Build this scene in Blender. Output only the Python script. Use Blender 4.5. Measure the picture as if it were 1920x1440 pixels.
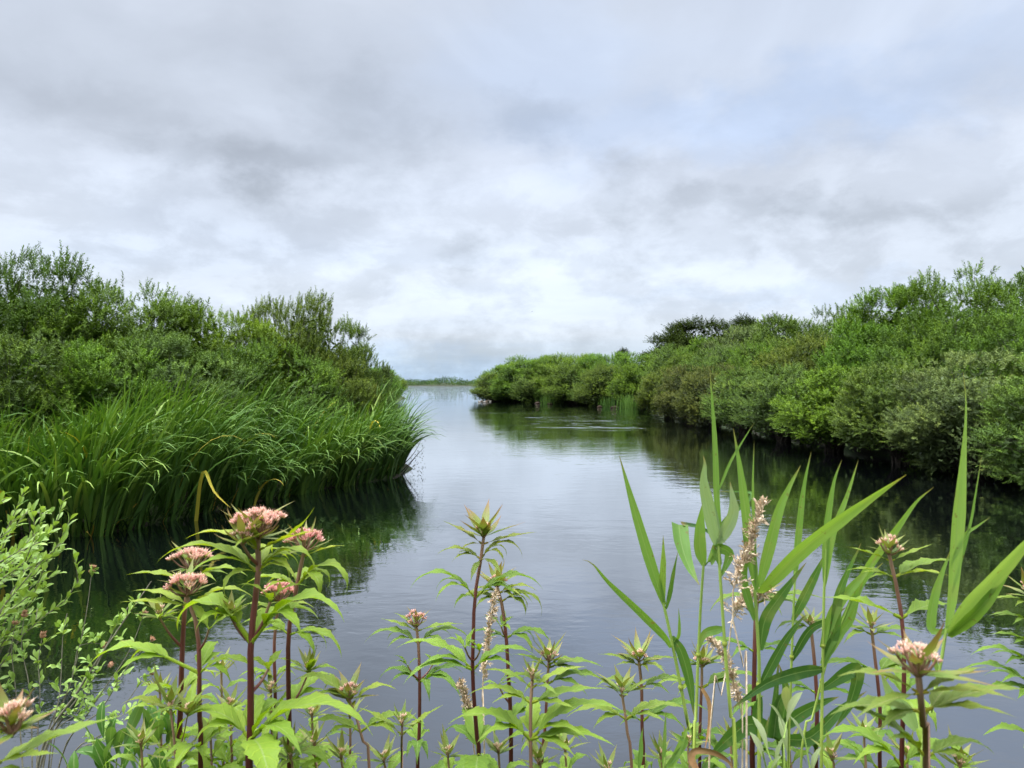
import bpy, math, random
import numpy as np
from math import radians, sin, cos, pi

random.seed(4); RNG = np.random.default_rng(7)
for o in list(bpy.data.objects): bpy.data.objects.remove(o)
C = bpy.context.scene.collection
SC = bpy.context.scene

# ------------------------------------------------------------------ camera
F = 1400.0            # focal length in pixels of a 1920 wide frame
CAM_Z = 2.0
cam_d = bpy.data.cameras.new('camera'); cam = bpy.data.objects.new('camera', cam_d); C.objects.link(cam)
cam.location = (0, 0, CAM_Z); cam.rotation_euler = (radians(90), 0, 0)
cam_d.sensor_width = 36.0; cam_d.lens = 36.0 * F / 1920.0
cam_d.clip_start = 0.02; cam_d.clip_end = 9000
cam_d.dof.use_dof = True; cam_d.dof.focus_distance = 2.2; cam_d.dof.aperture_fstop = 16.0
SC.camera = cam
SC.view_settings.view_transform = 'Standard'; SC.view_settings.look = 'None'
SC.view_settings.exposure = 0.0; SC.view_settings.gamma = 1.0
SC.render.engine = 'CYCLES'
cy = SC.cycles
cy.max_bounces = 7; cy.diffuse_bounces = 2; cy.glossy_bounces = 3; cy.transmission_bounces = 4; cy.transparent_max_bounces = 6
cy.caustics_reflective = False; cy.caustics_refractive = False
cy.use_denoising = True; cy.use_adaptive_sampling = False

def P(px, py, Y):     # a point at distance Y seen in direction (px, py)
    return np.array([(px - 960.0) / F * Y, Y, CAM_Z - (py - 720.0) / F * Y])

# ------------------------------------------------------------------ node helper
class NT:
    def __init__(s, nt): s.nt = nt; nt.nodes.clear()
    def n(s, typ, **kw):
        nd = s.nt.nodes.new(typ)
        for k, v in kw.items():
            if k.startswith('_'):
                setattr(nd, k[1:], v)
            else:
                s.set(nd, k, v)
        return nd
    def set(s, nd, k, v):
        key = int(k[1:]) if k[0] == 'i' and k[1:].isdigit() else k.replace('__', ' ')
        if isinstance(v, bpy.types.NodeSocket): s.nt.links.new(v, nd.inputs[key])
        else: nd.inputs[key].default_value = v
    def math(s, op, a, b=None, c=None, clamp=False):
        nd = s.nt.nodes.new('ShaderNodeMath'); nd.operation = op; nd.use_clamp = clamp
        for i, v in enumerate((a, b, c)):
            if v is None: continue
            if isinstance(v, bpy.types.NodeSocket): s.nt.links.new(v, nd.inputs[i])
            else: nd.inputs[i].default_value = v
        return nd.outputs[0]
    def vec(s, op, a, b=None, out=0):
        nd = s.nt.nodes.new('ShaderNodeVectorMath'); nd.operation = op
        for i, v in enumerate((a, b)):
            if v is None: continue
            if isinstance(v, bpy.types.NodeSocket): s.nt.links.new(v, nd.inputs[i])
            else: nd.inputs[i].default_value = v
        return nd.outputs[out]
    def mix(s, f, a, b, blend='MIX'):
        nd = s.nt.nodes.new('ShaderNodeMix'); nd.data_type = 'RGBA'; nd.blend_type = blend
        for i, v in ((0, f), (6, a), (7, b)):
            if isinstance(v, bpy.types.NodeSocket): s.nt.links.new(v, nd.inputs[i])
            else: nd.inputs[i].default_value = v if i == 0 else (*v, 1) if len(v) == 3 else v
        return nd.outputs[2]
    def ramp(s, fac, stops, interp='LINEAR'):
        nd = s.nt.nodes.new('ShaderNodeValToRGB'); cr = nd.color_ramp; cr.interpolation = interp
        while len(cr.elements) < len(stops): cr.elements.new(0.5)
        for e, (p, c) in zip(cr.elements, stops):
            e.position = p
            e.color = (c, c, c, 1) if isinstance(c, (int, float)) else (*c, 1)
        s.nt.links.new(fac, nd.inputs[0])
        return nd.outputs[0]
    def smooth(s, x, a, b):
        nd = s.nt.nodes.new('ShaderNodeMapRange'); nd.interpolation_type = 'SMOOTHSTEP'
        s.nt.links.new(x, nd.inputs[0]); nd.inputs[1].default_value = a; nd.inputs[2].default_value = b
        return nd.outputs[0]
    def noise(s, vec, scale, detail=4, rough=0.5, dist=0.0, col=False):
        nd = s.nt.nodes.new('ShaderNodeTexNoise')
        s.nt.links.new(vec, nd.inputs['Vector']); nd.inputs['Scale'].default_value = scale
        nd.inputs['Detail'].default_value = detail; nd.inputs['Roughness'].default_value = rough; nd.inputs['Distortion'].default_value = dist
        return nd.outputs[1 if col else 0]

# ------------------------------------------------------------------ sky: overcast cloud layer
SUN_EL, SUN_AZ = radians(66), radians(245)     # azimuth clockwise from +Y: high, behind the photographer and a little left
W = bpy.data.worlds.new('World'); SC.world = W; W.use_nodes = True
t = NT(W.node_tree)
d = t.vec('NORMALIZE', t.n('ShaderNodeTexCoord').outputs['Generated'])
sx = t.n('ShaderNodeSeparateXYZ', Vector=d)
dx, dy, dz = sx.outputs
zz = t.math('ADD', t.math('MAXIMUM', dz, 0.0), 0.10)
plane = t.n('ShaderNodeCombineXYZ', X=t.math('DIVIDE', dx, zz), Y=t.math('DIVIDE', dy, zz), Z=0.0).outputs[0]
n1 = t.noise(plane, 0.75, 6, 0.52, 0.25)
n2 = t.noise(t.vec('ADD', plane, (7.3, 2.1, 0)), 2.3, 6, 0.55, 0.2)
n3 = t.noise(t.vec('MULTIPLY', plane, (0.6, 1.3, 1)), 0.45, 3, 0.5, 0.6)
warp = t.vec('MULTIPLY', t.vec('SUBTRACT', t.noise(t.vec('MULTIPLY', d, (1, 1, 1.6)), 7.5, 5, 0.6, 0, True), (0.5, 0.5, 0.5)), (0.20, 0.0, 0.15))
dw = t.vec('ADD', d, warp)
def blob(px, py, rx, ry, soft=0.72):
    v = np.array([(px - 960) / F, 1.0, (720 - py) / F]); v /= np.linalg.norm(v)
    k = F * 1.03
    q = t.vec('MULTIPLY', t.vec('SUBTRACT', dw, tuple(v)), (k / rx, 0.0, k / ry))
    return t.math('MULTIPLY', t.smooth(t.vec('LENGTH', q, out=1), 1.0 + 0.9 * soft, max(0.0, 1.0 - 0.9 * soft)), t.smooth(dy, 0.0, 0.2))
def total(blobs):
    s = None
    for (a, *b) in blobs:
        m = t.math('MULTIPLY', blob(*b), a)
        s = m if s is None else t.math('ADD', s, m)
    return s
dark = total([(0.32, 500, 235, 300, 110), (0.34, 690, 260, 110, 80), (0.38, 470, 320, 180, 32), (0.10, 520, 90, 330, 70),
              (0.50, 905, 472, 75, 34), (0.46, 1160, 350, 62, 46), (0.34, 990, 222, 70, 46), (0.34, 1640, 405, 130, 34),
              (0.32, 1470, 400, 70, 34), (0.30, 1330, 385, 80, 28), (0.20, 725, 500, 50, 28), (0.22, 110, 170, 120, 150), (0.18, 620, 545, 160, 30), (0.24, 1210, 480, 120, 26)])
lite = total([(0.45, 1060, 335, 190, 55), (0.40, 620, 300, 60, 30), (0.5, 1000, 520, 420, 60), (0.55, 330, 500, 260, 80), (0.55, 1620, 560, 110, 26),
              (0.45, 1500, 60, 500, 60), (0.35, 200, 90, 180, 60), (0.4, 1100, 610, 300, 30), (0.35, 1750, 290, 200, 40)])
blue = total([(0.8, 1330, 240, 330, 46), (0.55, 1560, 170, 260, 40), (0.5, 1800, 120, 200, 60), (0.5, 1010, 110, 150, 120), (0.9, 820, 690, 190, 30), (0.5, 1540, 555, 330, 20), (0.35, 1300, 120, 500, 120)])
base = t.ramp(dz, [(0.0, (0.58, 0.74, 0.90)), (0.03, (0.68, 0.80, 0.92)), (0.065, (0.755, 0.82, 0.90)), (0.15, (0.78, 0.85, 0.955)), (0.27, (0.77, 0.83, 0.94)), (0.40, (0.73, 0.79, 0.90)), (1.0, (0.72, 0.73, 0.75))])
n4 = t.noise(t.vec('MULTIPLY', d, (1.0, 1.0, 1.8)), 9.0, 6, 0.62, 0.2)
n5 = t.noise(t.vec('MULTIPLY', t.vec('ADD', d, (3.1, 1.7, 0.4)), (1.0, 1.0, 1.7)), 3.2, 5, 0.5, 0.5)
puff = t.math('ADD', t.math('MULTIPLY', t.math('SUBTRACT', t.smooth(n4, 0.40, 0.62), 0.5), t.math('MULTIPLY', t.smooth(dz, 0.42, 0.10), 0.20)), t.math('MULTIPLY', t.math('SUBTRACT', t.smooth(n5, 0.38, 0.64), 0.5), 0.15))
grain = t.math('ADD', t.math('ADD', puff, t.math('MULTIPLY', t.math('SUBTRACT', n1, 0.5), 0.20)), t.math('MULTIPLY', t.math('SUBTRACT', n2, 0.5), 0.14))
lum = t.math('ADD', 1.0, t.math('ADD', grain, t.math('SUBTRACT', t.math('MULTIPLY', lite, 0.12), t.math('MULTIPLY', dark, 0.35))))
cl = t.vec('SCALE', base); t.nt.links.new(lum, cl.node.inputs['Scale'])
cl = t.mix(t.math('MULTIPLY', t.math('ADD', blue, t.math('MULTIPLY', t.smooth(n3, 0.42, 0.7), 0.5)), 0.55, None, True), cl, t.mix(1.0, cl, (0.86, 0.94, 1.06), 'MULTIPLY'))
cl = t.mix(t.math('MULTIPLY', t.math('MINIMUM', t.math('MULTIPLY', dark, 1.3), 1.0), 0.6), cl, t.mix(1.0, cl, (0.985, 1.0, 1.0), 'MULTIPLY'))
# unseen sky brightened overhead and round the hidden sun, added to light the plants (overcast skies are brightest high up)
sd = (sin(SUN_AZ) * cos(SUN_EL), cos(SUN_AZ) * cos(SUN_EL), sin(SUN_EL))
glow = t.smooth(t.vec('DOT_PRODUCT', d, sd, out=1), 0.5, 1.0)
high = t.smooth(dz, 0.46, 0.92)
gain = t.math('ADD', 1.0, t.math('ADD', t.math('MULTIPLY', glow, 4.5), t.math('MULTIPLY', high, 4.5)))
gain = t.math('MULTIPLY', gain, t.math('SUBTRACT', 1.0, t.math('MULTIPLY', t.math('MULTIPLY', t.smooth(dy, 0.1, -0.6), t.smooth(dz, 0.8, 0.4)), 0.85)))  # unseen low sky behind the camera dimmed to deepen shade on the banks
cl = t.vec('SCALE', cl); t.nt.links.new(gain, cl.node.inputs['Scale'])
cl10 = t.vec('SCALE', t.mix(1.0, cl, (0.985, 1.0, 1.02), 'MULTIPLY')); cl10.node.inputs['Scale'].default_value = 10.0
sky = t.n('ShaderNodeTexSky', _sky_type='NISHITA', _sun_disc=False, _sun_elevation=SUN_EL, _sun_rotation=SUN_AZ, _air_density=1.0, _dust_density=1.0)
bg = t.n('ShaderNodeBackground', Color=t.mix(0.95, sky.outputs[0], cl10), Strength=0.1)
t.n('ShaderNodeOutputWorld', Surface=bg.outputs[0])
W.cycles.sampling_method = 'MANUAL'; W.cycles.sample_map_resolution = 1024

# ------------------------------------------------------------------ sun, soft behind the cloud
sl = bpy.data.lights.new('sun', 'SUN'); sl.energy = 1.5; sl.angle = radians(22); sl.color = (1.0, 0.96, 0.88)
sun = bpy.data.objects.new('sun', sl); C.objects.link(sun)
sun.rotation_euler = (radians(90) - SUN_EL, 0, pi - SUN_AZ)
sun.location = (0, -5, 30)

# ------------------------------------------------------------------ mesh builder
def norm(v): return v / np.maximum(np.linalg.norm(v, axis=-1, keepdims=True), 1e-9)
class MB:
    def __init__(s): s.v, s.q, s.t, s.uv, s.tone, s.n = [], [], [], [], [], 0
    def add(s, v, quads=None, tris=None, uv=None, tone=0.5):
        v = np.asarray(v, float).reshape(-1, 3); m = len(v)
        if quads is not None and len(quads): s.q.append(np.asarray(quads, np.int64).reshape(-1, 4) + s.n)
        if tris is not None and len(tris): s.t.append(np.asarray(tris, np.int64).reshape(-1, 3) + s.n)
        s.v.append(v)
        s.uv.append(np.zeros((m, 2)) if uv is None else np.asarray(uv, float).reshape(-1, 2))
        s.tone.append(np.full(m, tone, float) if np.isscalar(tone) else np.asarray(tone, float).reshape(-1))
        s.n += m
    def mesh(s, name, mat, smooth=True, origin=None):
        v = np.concatenate(s.v); 
        if origin is not None: v = v - np.asarray(origin)
        q = np.concatenate(s.q) if s.q else np.zeros((0, 4), np.int64)
        tr = np.concatenate(s.t) if s.t else np.zeros((0, 3), np.int64)
        me = bpy.data.meshes.new(name)
        me.vertices.add(len(v)); me.vertices.foreach_set('co', v.astype(np.float32).ravel())
        nl = q.size + tr.size
        me.loops.add(nl); me.loops.foreach_set('vertex_index', np.concatenate([q.ravel(), tr.ravel()]).astype(np.int32))
        me.polygons.add(len(q) + len(tr))
        ls = np.concatenate([np.arange(len(q)) * 4, q.size + np.arange(len(tr)) * 3]).astype(np.int32)
        me.polygons.foreach_set('loop_start', ls)
        me.polygons.foreach_set('use_smooth', np.full(len(q) + len(tr), smooth))
        a = me.attributes.new('tone', 'FLOAT', 'POINT'); a.data.foreach_set('value', np.concatenate(s.tone).astype(np.float32))
        a = me.attributes.new('blade', 'FLOAT2', 'POINT'); a.data.foreach_set('vector', np.concatenate(s.uv).astype(np.float32).ravel())
        me.update(calc_edges=True); me.validate()
        me.materials.append(mat)
        return me
    def obj(s, name, mat, parent=None, smooth=True):
        org = np.array(parent.matrix_basis.translation) if parent is not None else None
        if parent is not None and parent.parent is not None: org = org + np.array(parent.parent.location)
        if parent is not None: 
            org = np.array([0., 0., 0.]); p = parent
            while p is not None: org = org + np.array(p.location); p = p.parent
        o = bpy.data.objects.new(name, s.mesh(name, mat, smooth, org)); C.objects.link(o)
        if parent is not None: o.parent = parent
        return o
def tag(o, label=None, cat=None, group=None, kind=None):
    for k, v in (('label', label), ('category', cat), ('group', group), ('kind', kind)):
        if v: o[k] = v
    return o
def thing(name, label, cat, loc=(0, 0, 0), group=None):
    o = bpy.data.objects.new(name, None); C.objects.link(o); o.location = tuple(float(a) for a in loc)
    o.empty_display_size = 0.2
    return tag(o, label, cat, group)

def spline(pts, n):
    pts = np.asarray(pts, float)
    if len(pts) == 2: pts = np.array([pts[0], pts[0] * .5 + pts[1] * .5, pts[1]])
    Q = np.vstack([2 * pts[0] - pts[1], pts, 2 * pts[-1] - pts[-2]])
    L = np.concatenate([[0], np.cumsum(np.linalg.norm(np.diff(pts, axis=0), axis=1))]); L /= L[-1]
    out = []
    for s in np.linspace(0, 1, n):
        i = min(int(np.searchsorted(L, s, side='right')) - 1, len(pts) - 2); i = max(i, 0)
        u = (s - L[i]) / max(L[i + 1] - L[i], 1e-9)
        a, b, c, e = Q[i], Q[i + 1], Q[i + 2], Q[i + 3]
        out.append(0.5 * (2 * b + (c - a) * u + (2 * a - 5 * b + 4 * c - e) * u * u + (3 * b - a - 3 * c + e) * u ** 3))
    return np.array(out)
def tangents(c): return norm(np.gradient(c, axis=0))

def tube(mb, pts, r, sides=7, tone=None, n=None, cap=True):
    c = spline(pts, n) if n else np.asarray(pts, float)
    m = len(c); T = tangents(c)
    r = np.interp(np.linspace(0, 1, m), np.linspace(0, 1, len(r)), r) if np.ndim(r) else np.full(m, r)
    ref = np.array([0, 1, 0.1]) if abs(T[:, 1]).mean() < 0.8 else np.array([1, 0, 0.1])
    A = norm(np.cross(T, ref)); B = np.cross(T, A)
    an = np.linspace(0, 2 * pi, sides, endpoint=False)
    v = c[:, None] + (A[:, None] * np.cos(an)[None, :, None] + B[:, None] * np.sin(an)[None, :, None]) * r[:, None, None]
    i = np.arange(m - 1)[:, None] * sides; j = np.arange(sides)[None]; k = (j + 1) % sides
    q = np.stack([i + j, i + k, i + sides + k, i + sides + j], -1).reshape(-1, 4)
    vv = np.repeat(np.linspace(0, 1, m), sides); uu = np.tile(np.arange(sides) / sides, m)
    mb.add(v, q, uv=np.stack([uu, vv], 1), tone=vv if tone is None else tone)

def ribbon(mb, c, side, nrm, w, fold=0.2, cols=5, und=0.0, ph=0.0, tone=0.5, curl=0.0):
    m = len(c); u = np.linspace(-1, 1, cols)
    w = w[:, None] * 0.5
    s = np.linspace(0, 1, m)[:, None]
    lat = u[None] * w
    up = (fold * np.abs(u)[None] - curl * u[None] ** 2) * w + und * w * np.sin(s * 19 + ph + np.sign(u)[None] * 1.3) * (u[None] ** 2)
    v = c[:, None] + side[:, None] * lat[..., None] + nrm[:, None] * up[..., None]
    i = np.arange(m - 1)[:, None] * cols; j = np.arange(cols - 1)[None]
    q = np.stack([i + j, i + j + 1, i + cols + j + 1, i + cols + j], -1).reshape(-1, 4)
    uv = np.stack([np.broadcast_to((u + 1) / 2, (m, cols)), np.broadcast_to(s, (m, cols))], -1)
    mb.add(v, q, uv=uv, tone=tone)

def rot_about(v, axis, a):
    a = np.asarray(a)[..., None] if np.ndim(a) else a
    return v * np.cos(a) + np.cross(axis, v) * np.sin(a) + axis * (np.sum(axis * v, -1, keepdims=True)) * (1 - np.cos(a))

# ------------------------------------------------------------------ materials
def mat(name):
    m = bpy.data.materials.new(name); m.use_nodes = True
    return m, NT(m.node_tree)
def leaf_out(t, col, trans=0.3, rough=0.5, spec=0.35, bump=None, tcol=None):
    kw = {'Base Color': col, 'Roughness': rough, 'Specular IOR Level': spec}
    p = t.n('ShaderNodeBsdfPrincipled')
    for k, v in kw.items():
        if isinstance(v, bpy.types.NodeSocket): t.nt.links.new(v, p.inputs[k])
        else: p.inputs[k].default_value = v
    tr = t.n('ShaderNodeBsdfTranslucent')
    tc = t.mix(1.0, col, tcol or (1.25, 1.25, 0.45), 'MULTIPLY'); t.nt.links.new(tc, tr.inputs['Color'])
    if bump is not None:
        t.nt.links.new(bump, p.inputs['Normal']); t.nt.links.new(bump, tr.inputs['Normal'])
    mx = t.n('ShaderNodeMixShader', i0=trans, i1=p.outputs[0], i2=tr.outputs[0])
    t.n('ShaderNodeOutputMaterial', Surface=mx.outputs[0])
def attr(t, name, out='Fac'): return t.n('ShaderNodeAttribute', _attribute_name=name).outputs[out]

def m_shrub(name, under=(0.11, 0.17, 0.045), um=0.15, spec=0.22):
    m, t = mat(name)
    oi = t.n('ShaderNodeObjectInfo'); tone = attr(t, 'tone')
    pos = t.n('ShaderNodeTexCoord').outputs['Object']
    patch = t.noise(pos, 0.9, 3, 0.6)
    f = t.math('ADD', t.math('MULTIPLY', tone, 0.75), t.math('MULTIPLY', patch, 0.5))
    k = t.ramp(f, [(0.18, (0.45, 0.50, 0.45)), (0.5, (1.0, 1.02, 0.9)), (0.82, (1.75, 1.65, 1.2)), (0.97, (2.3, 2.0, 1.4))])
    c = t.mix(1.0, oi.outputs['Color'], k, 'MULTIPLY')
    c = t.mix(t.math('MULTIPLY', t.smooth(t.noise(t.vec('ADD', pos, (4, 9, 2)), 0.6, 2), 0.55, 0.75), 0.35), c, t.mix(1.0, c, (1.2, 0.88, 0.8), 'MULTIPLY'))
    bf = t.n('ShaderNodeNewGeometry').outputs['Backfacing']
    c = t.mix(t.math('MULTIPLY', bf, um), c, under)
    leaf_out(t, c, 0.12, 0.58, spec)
    return m
M_WILLOW = m_shrub('willow_leaf'); M_GREY = m_shrub('grey_willow_leaf', (0.17, 0.22, 0.11), 0.30); M_TREE = m_shrub('tree_leaf', (0.03, 0.05, 0.012), 0.2, 0.06)

def simple(name, c0, c1, scale=30, rough=0.7, spec=0.3, bump=0.3, stretch=(1, 1, 1)):
    m, t = mat(name)
    pos = t.vec('MULTIPLY', t.n('ShaderNodeTexCoord').outputs['Object'], stretch)
    nz = t.noise(pos, scale, 5, 0.6)
    c = t.ramp(nz, [(0.3, c0), (0.7, c1)])
    p = t.n('ShaderNodeBsdfPrincipled', Roughness=rough); t.nt.links.new(c, p.inputs['Base Color']); p.inputs['Specular IOR Level'].default_value = spec
    b = t.n('ShaderNodeBump', Strength=bump, Distance=0.01, Height=nz); t.nt.links.new(b.outputs[0], p.inputs['Normal'])
    t.n('ShaderNodeOutputMaterial', Surface=p.outputs[0])
    return m
M_BARK = simple('willow_bark', (0.05, 0.04, 0.03), (0.13, 0.11, 0.085), 25, 0.9, 0.2, 0.6, (1, 1, .3))
M_TWIG = simple('twig_bark', (0.12, 0.11, 0.075), (0.27, 0.25, 0.17), 60, 0.8)
M_CATKIN = simple('old_catkin', (0.28, 0.11, 0.045), (0.58, 0.36, 0.22), 160, 0.9)
M_PEAT = simple('peaty_earth', (0.014, 0.009, 0.005), (0.045, 0.027, 0.015), 6, 0.95)
M_DRY = simple('dry_straw', (0.55, 0.38, 0.22), (0.85, 0.70, 0.52), 90, 0.8)
M_DRYLEAF = simple('dead_blade', (0.45, 0.22, 0.09), (0.62, 0.38, 0.18), 40, 0.7)

def m_ground():
    m, t = mat('bank_soil_and_grass')
    pos = t.n('ShaderNodeNewGeometry').outputs['Position']
    a = t.noise(pos, 1.3, 6, 0.65); b = t.noise(pos, 14, 5, 0.6)
    c = t.mix(t.smooth(a, 0.4, 0.62), t.ramp(b, [(0.3, (0.016, 0.012, 0.007)), (0.7, (0.045, 0.032, 0.019))]), t.ramp(b, [(0.3, (0.018, 0.036, 0.007)), (0.7, (0.05, 0.085, 0.018))]))
    p = t.n('ShaderNodeBsdfPrincipled', Roughness=0.95); t.nt.links.new(c, p.inputs['Base Color'])
    bp = t.n('ShaderNodeBump', Strength=0.7, Distance=0.04, Height=b); t.nt.links.new(bp.outputs[0], p.inputs['Normal'])
    t.n('ShaderNodeOutputMaterial', Surface=p.outputs[0]); return m
M_GROUND = m_ground()

def m_water():
    m, t = mat('lake_water')
    pos = t.n('ShaderNodeNewGeometry').outputs['Position']
    s = t.n('ShaderNodeSeparateXYZ', Vector=pos); x, y = s.outputs[0], s.outputs[1]
    p2 = t.vec('MULTIPLY', pos, (1.0, 1.6, 0.0))
    calm = t.noise(t.vec('MULTIPLY', pos, (0.9, 1.5, 0)), 1.6, 3, 0.5, 0.3)
    fine = t.noise(p2, 6.0, 3, 0.55, 0.4)
    chop = t.noise(t.vec('MULTIPLY', pos, (0.8, 1.6, 0)), 1.7, 4, 0.6, 0.5)
    # a cat's paw of wind where the channel opens, and a breeze on the open lake
    gx = t.math('DIVIDE', t.math('SUBTRACT', x, t.math('SUBTRACT', 8.2, t.math('MULTIPLY', y, 0.062))), 5.0); gy = t.math('DIVIDE', t.math('SUBTRACT', y, 50.0), 15.0)
    r = t.math('SQRT', t.math('ADD', t.math('MULTIPLY', gx, gx), t.math('MULTIPLY', gy, gy)))
    streak = t.noise(t.vec('MULTIPLY', pos, (0.05, 0.16, 0)), 1.0, 4, 0.6, 0.4)
    paw = t.math('MULTIPLY', t.smooth(t.math('ADD', r, t.math('MULTIPLY', t.math('SUBTRACT', streak, 0.5), 1.4)), 1.35, 0.5), 1.0)
    lake = t.math('MULTIPLY', t.smooth(y, 75.0, 130.0), t.smooth(streak, 0.38, 0.6))
    soft = t.smooth(t.noise(t.vec('MULTIPLY', pos, (0.12, 0.3, 0)), 1.0, 3), 0.4, 0.65)
    wind = t.math('ADD', paw, lake, None, True)
    h = t.math('ADD', t.math('MULTIPLY', calm, 0.0038), t.math('MULTIPLY', fine, t.math('ADD', 0.0005, t.math('MULTIPLY', soft, 0.0013))))
    swell = t.noise(t.vec('MULTIPLY', pos, (0.75, 0.26, 0)), 1.0, 3, 0.55, 0.3)
    h = t.math('ADD', h, t.math('ADD', t.math('MULTIPLY', chop, t.math('MULTIPLY', wind, 0.012)), t.math('MULTIPLY', swell, t.math('ADD', 0.0025, t.math('MULTIPLY', wind, 0.13)))))
    b = t.n('ShaderNodeBump', Strength=1.0, Distance=1.0, Height=h)
    gl = t.n('ShaderNodeBsdfGlossy', Roughness=0.01, Normal=b.outputs[0]); gl.inputs['Color'].default_value = (0.94, 0.97, 1.0, 1)
    df = t.n('ShaderNodeBsdfDiffuse'); df.inputs['Color'].default_value = (0.0022, 0.0028, 0.0036, 1)
    lw = t.n('ShaderNodeLayerWeight', Normal=b.outputs[0]); lw.inputs['Blend'].default_value = 0.5
    fr = t.math('ADD', 0.02, t.math('MULTIPLY', t.math('POWER', lw.outputs['Facing'], 2.1), 0.98), None, True)
    mx = t.n('ShaderNodeMixShader', i0=fr, i1=df.outputs[0], i2=gl.outputs[0])
    t.n('ShaderNodeOutputMaterial', Surface=mx.outputs[0]); return m
M_WATER = m_water()

def m_iris():
    m, t = mat('iris_blade')
    tone = attr(t, 'tone'); uv = t.n('ShaderNodeSeparateXYZ', Vector=attr(t, 'blade', 'Vector')).outputs
    c = t.ramp(tone, [(0.0, (0.018, 0.048, 0.009)), (0.45, (0.066, 0.150, 0.021)), (0.80, (0.165, 0.285, 0.045)), (0.955, (0.25, 0.35, 0.08)), (0.97, (0.50, 0.44, 0.05)), (1.0, (0.42, 0.24, 0.06))])
    c = t.mix(t.smooth(uv[1], 0.5, 1.0), c, t.mix(1.0, c, (1.3, 1.2, 1.15), 'MULTIPLY'))
    st = t.math('MULTIPLY', t.math('ADD', t.math('SINE', t.math('MULTIPLY', uv[0], 44)), 1.0), 0.08)
    c = t.mix(st, c, (0.12, 0.22, 0.07))
    leaf_out(t, c, 0.15, 0.5, 0.2); return m
M_IRIS = m_iris()

def m_reed():
    m, t = mat('reed_blade')
    tone = attr(t, 'tone'); uv = t.n('ShaderNodeSeparateXYZ', Vector=attr(t, 'blade', 'Vector')).outputs
    c = t.ramp(tone, [(0.0, (0.042, 0.115, 0.024)), (0.35, (0.095, 0.210, 0.045)), (0.6, (0.190, 0.345, 0.075)), (0.8, (0.270, 0.435, 0.095)), (1.0, (0.29, 0.40, 0.23))])
    st = t.math('POWER', t.math('ABSOLUTE', t.math('SINE', t.math('MULTIPLY', uv[0], 50))), 3)
    c = t.mix(t.math('MULTIPLY', st, 0.22), c, t.mix(1.0, c, (0.62, 0.72, 0.55), 'MULTIPLY'))
    mid = t.smooth(t.math('ABSOLUTE', t.math('SUBTRACT', uv[0], 0.5)), 0.05, 0.0)
    c = t.mix(t.math('MULTIPLY', mid, 0.6), c, (0.28, 0.40, 0.15))
    c = t.mix(t.math('MULTIPLY', t.smooth(uv[1], 0.84, 1.0), 0.7), c, (0.30, 0.20, 0.08))
    nz = t.noise(t.n('ShaderNodeTexCoord').outputs['Object'], 35, 4)
    streak = t.noise(t.n('ShaderNodeCombineXYZ', X=t.math('MULTIPLY', uv[0], 9.0), Y=t.math('MULTIPLY', uv[1], 2.5), Z=t.math('MULTIPLY', tone, 37.0)).outputs[0], 1.0, 4, 0.6)
    c = t.mix(t.math('MULTIPLY', t.smooth(streak, 0.42, 0.68), 0.45), c, t.mix(1.0, c, (1.35, 1.18, 1.25), 'MULTIPLY'))
    c = t.mix(t.math('MULTIPLY', t.smooth(nz, 0.52, 0.75), 0.35), c, (0.34, 0.38, 0.12))
    spot = t.noise(t.n('ShaderNodeTexCoord').outputs['Object'], 130, 2)
    c = t.mix(t.math('MULTIPLY', t.smooth(spot, 0.66, 0.72), 0.55), c, (0.20, 0.13, 0.05))
    b = t.n('ShaderNodeBump', Strength=0.25, Distance=0.001, Height=st)
    leaf_out(t, c, 0.40, 0.48, 0.25, b.outputs[0]); return m
M_REED = m_reed()
def m_reedstem():
    m, t = mat('reed_stem')
    tone = attr(t, 'tone')
    nz = t.noise(t.vec('MULTIPLY', t.n('ShaderNodeTexCoord').outputs['Object'], (300, 300, 9)), 1.0, 4)
    c = t.ramp(tone, [(0.0, (0.30, 0.36, 0.06)), (0.7, (0.42, 0.50, 0.08)), (1.0, (0.32, 0.47, 0.10))])
    c = t.mix(t.math('MULTIPLY', t.smooth(nz, 0.45, 0.7), 0.35), c, (0.12, 0.24, 0.05))
    leaf_out(t, c, 0.1, 0.4, 0.4); return m
M_REEDSTEM = m_reedstem()

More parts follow.
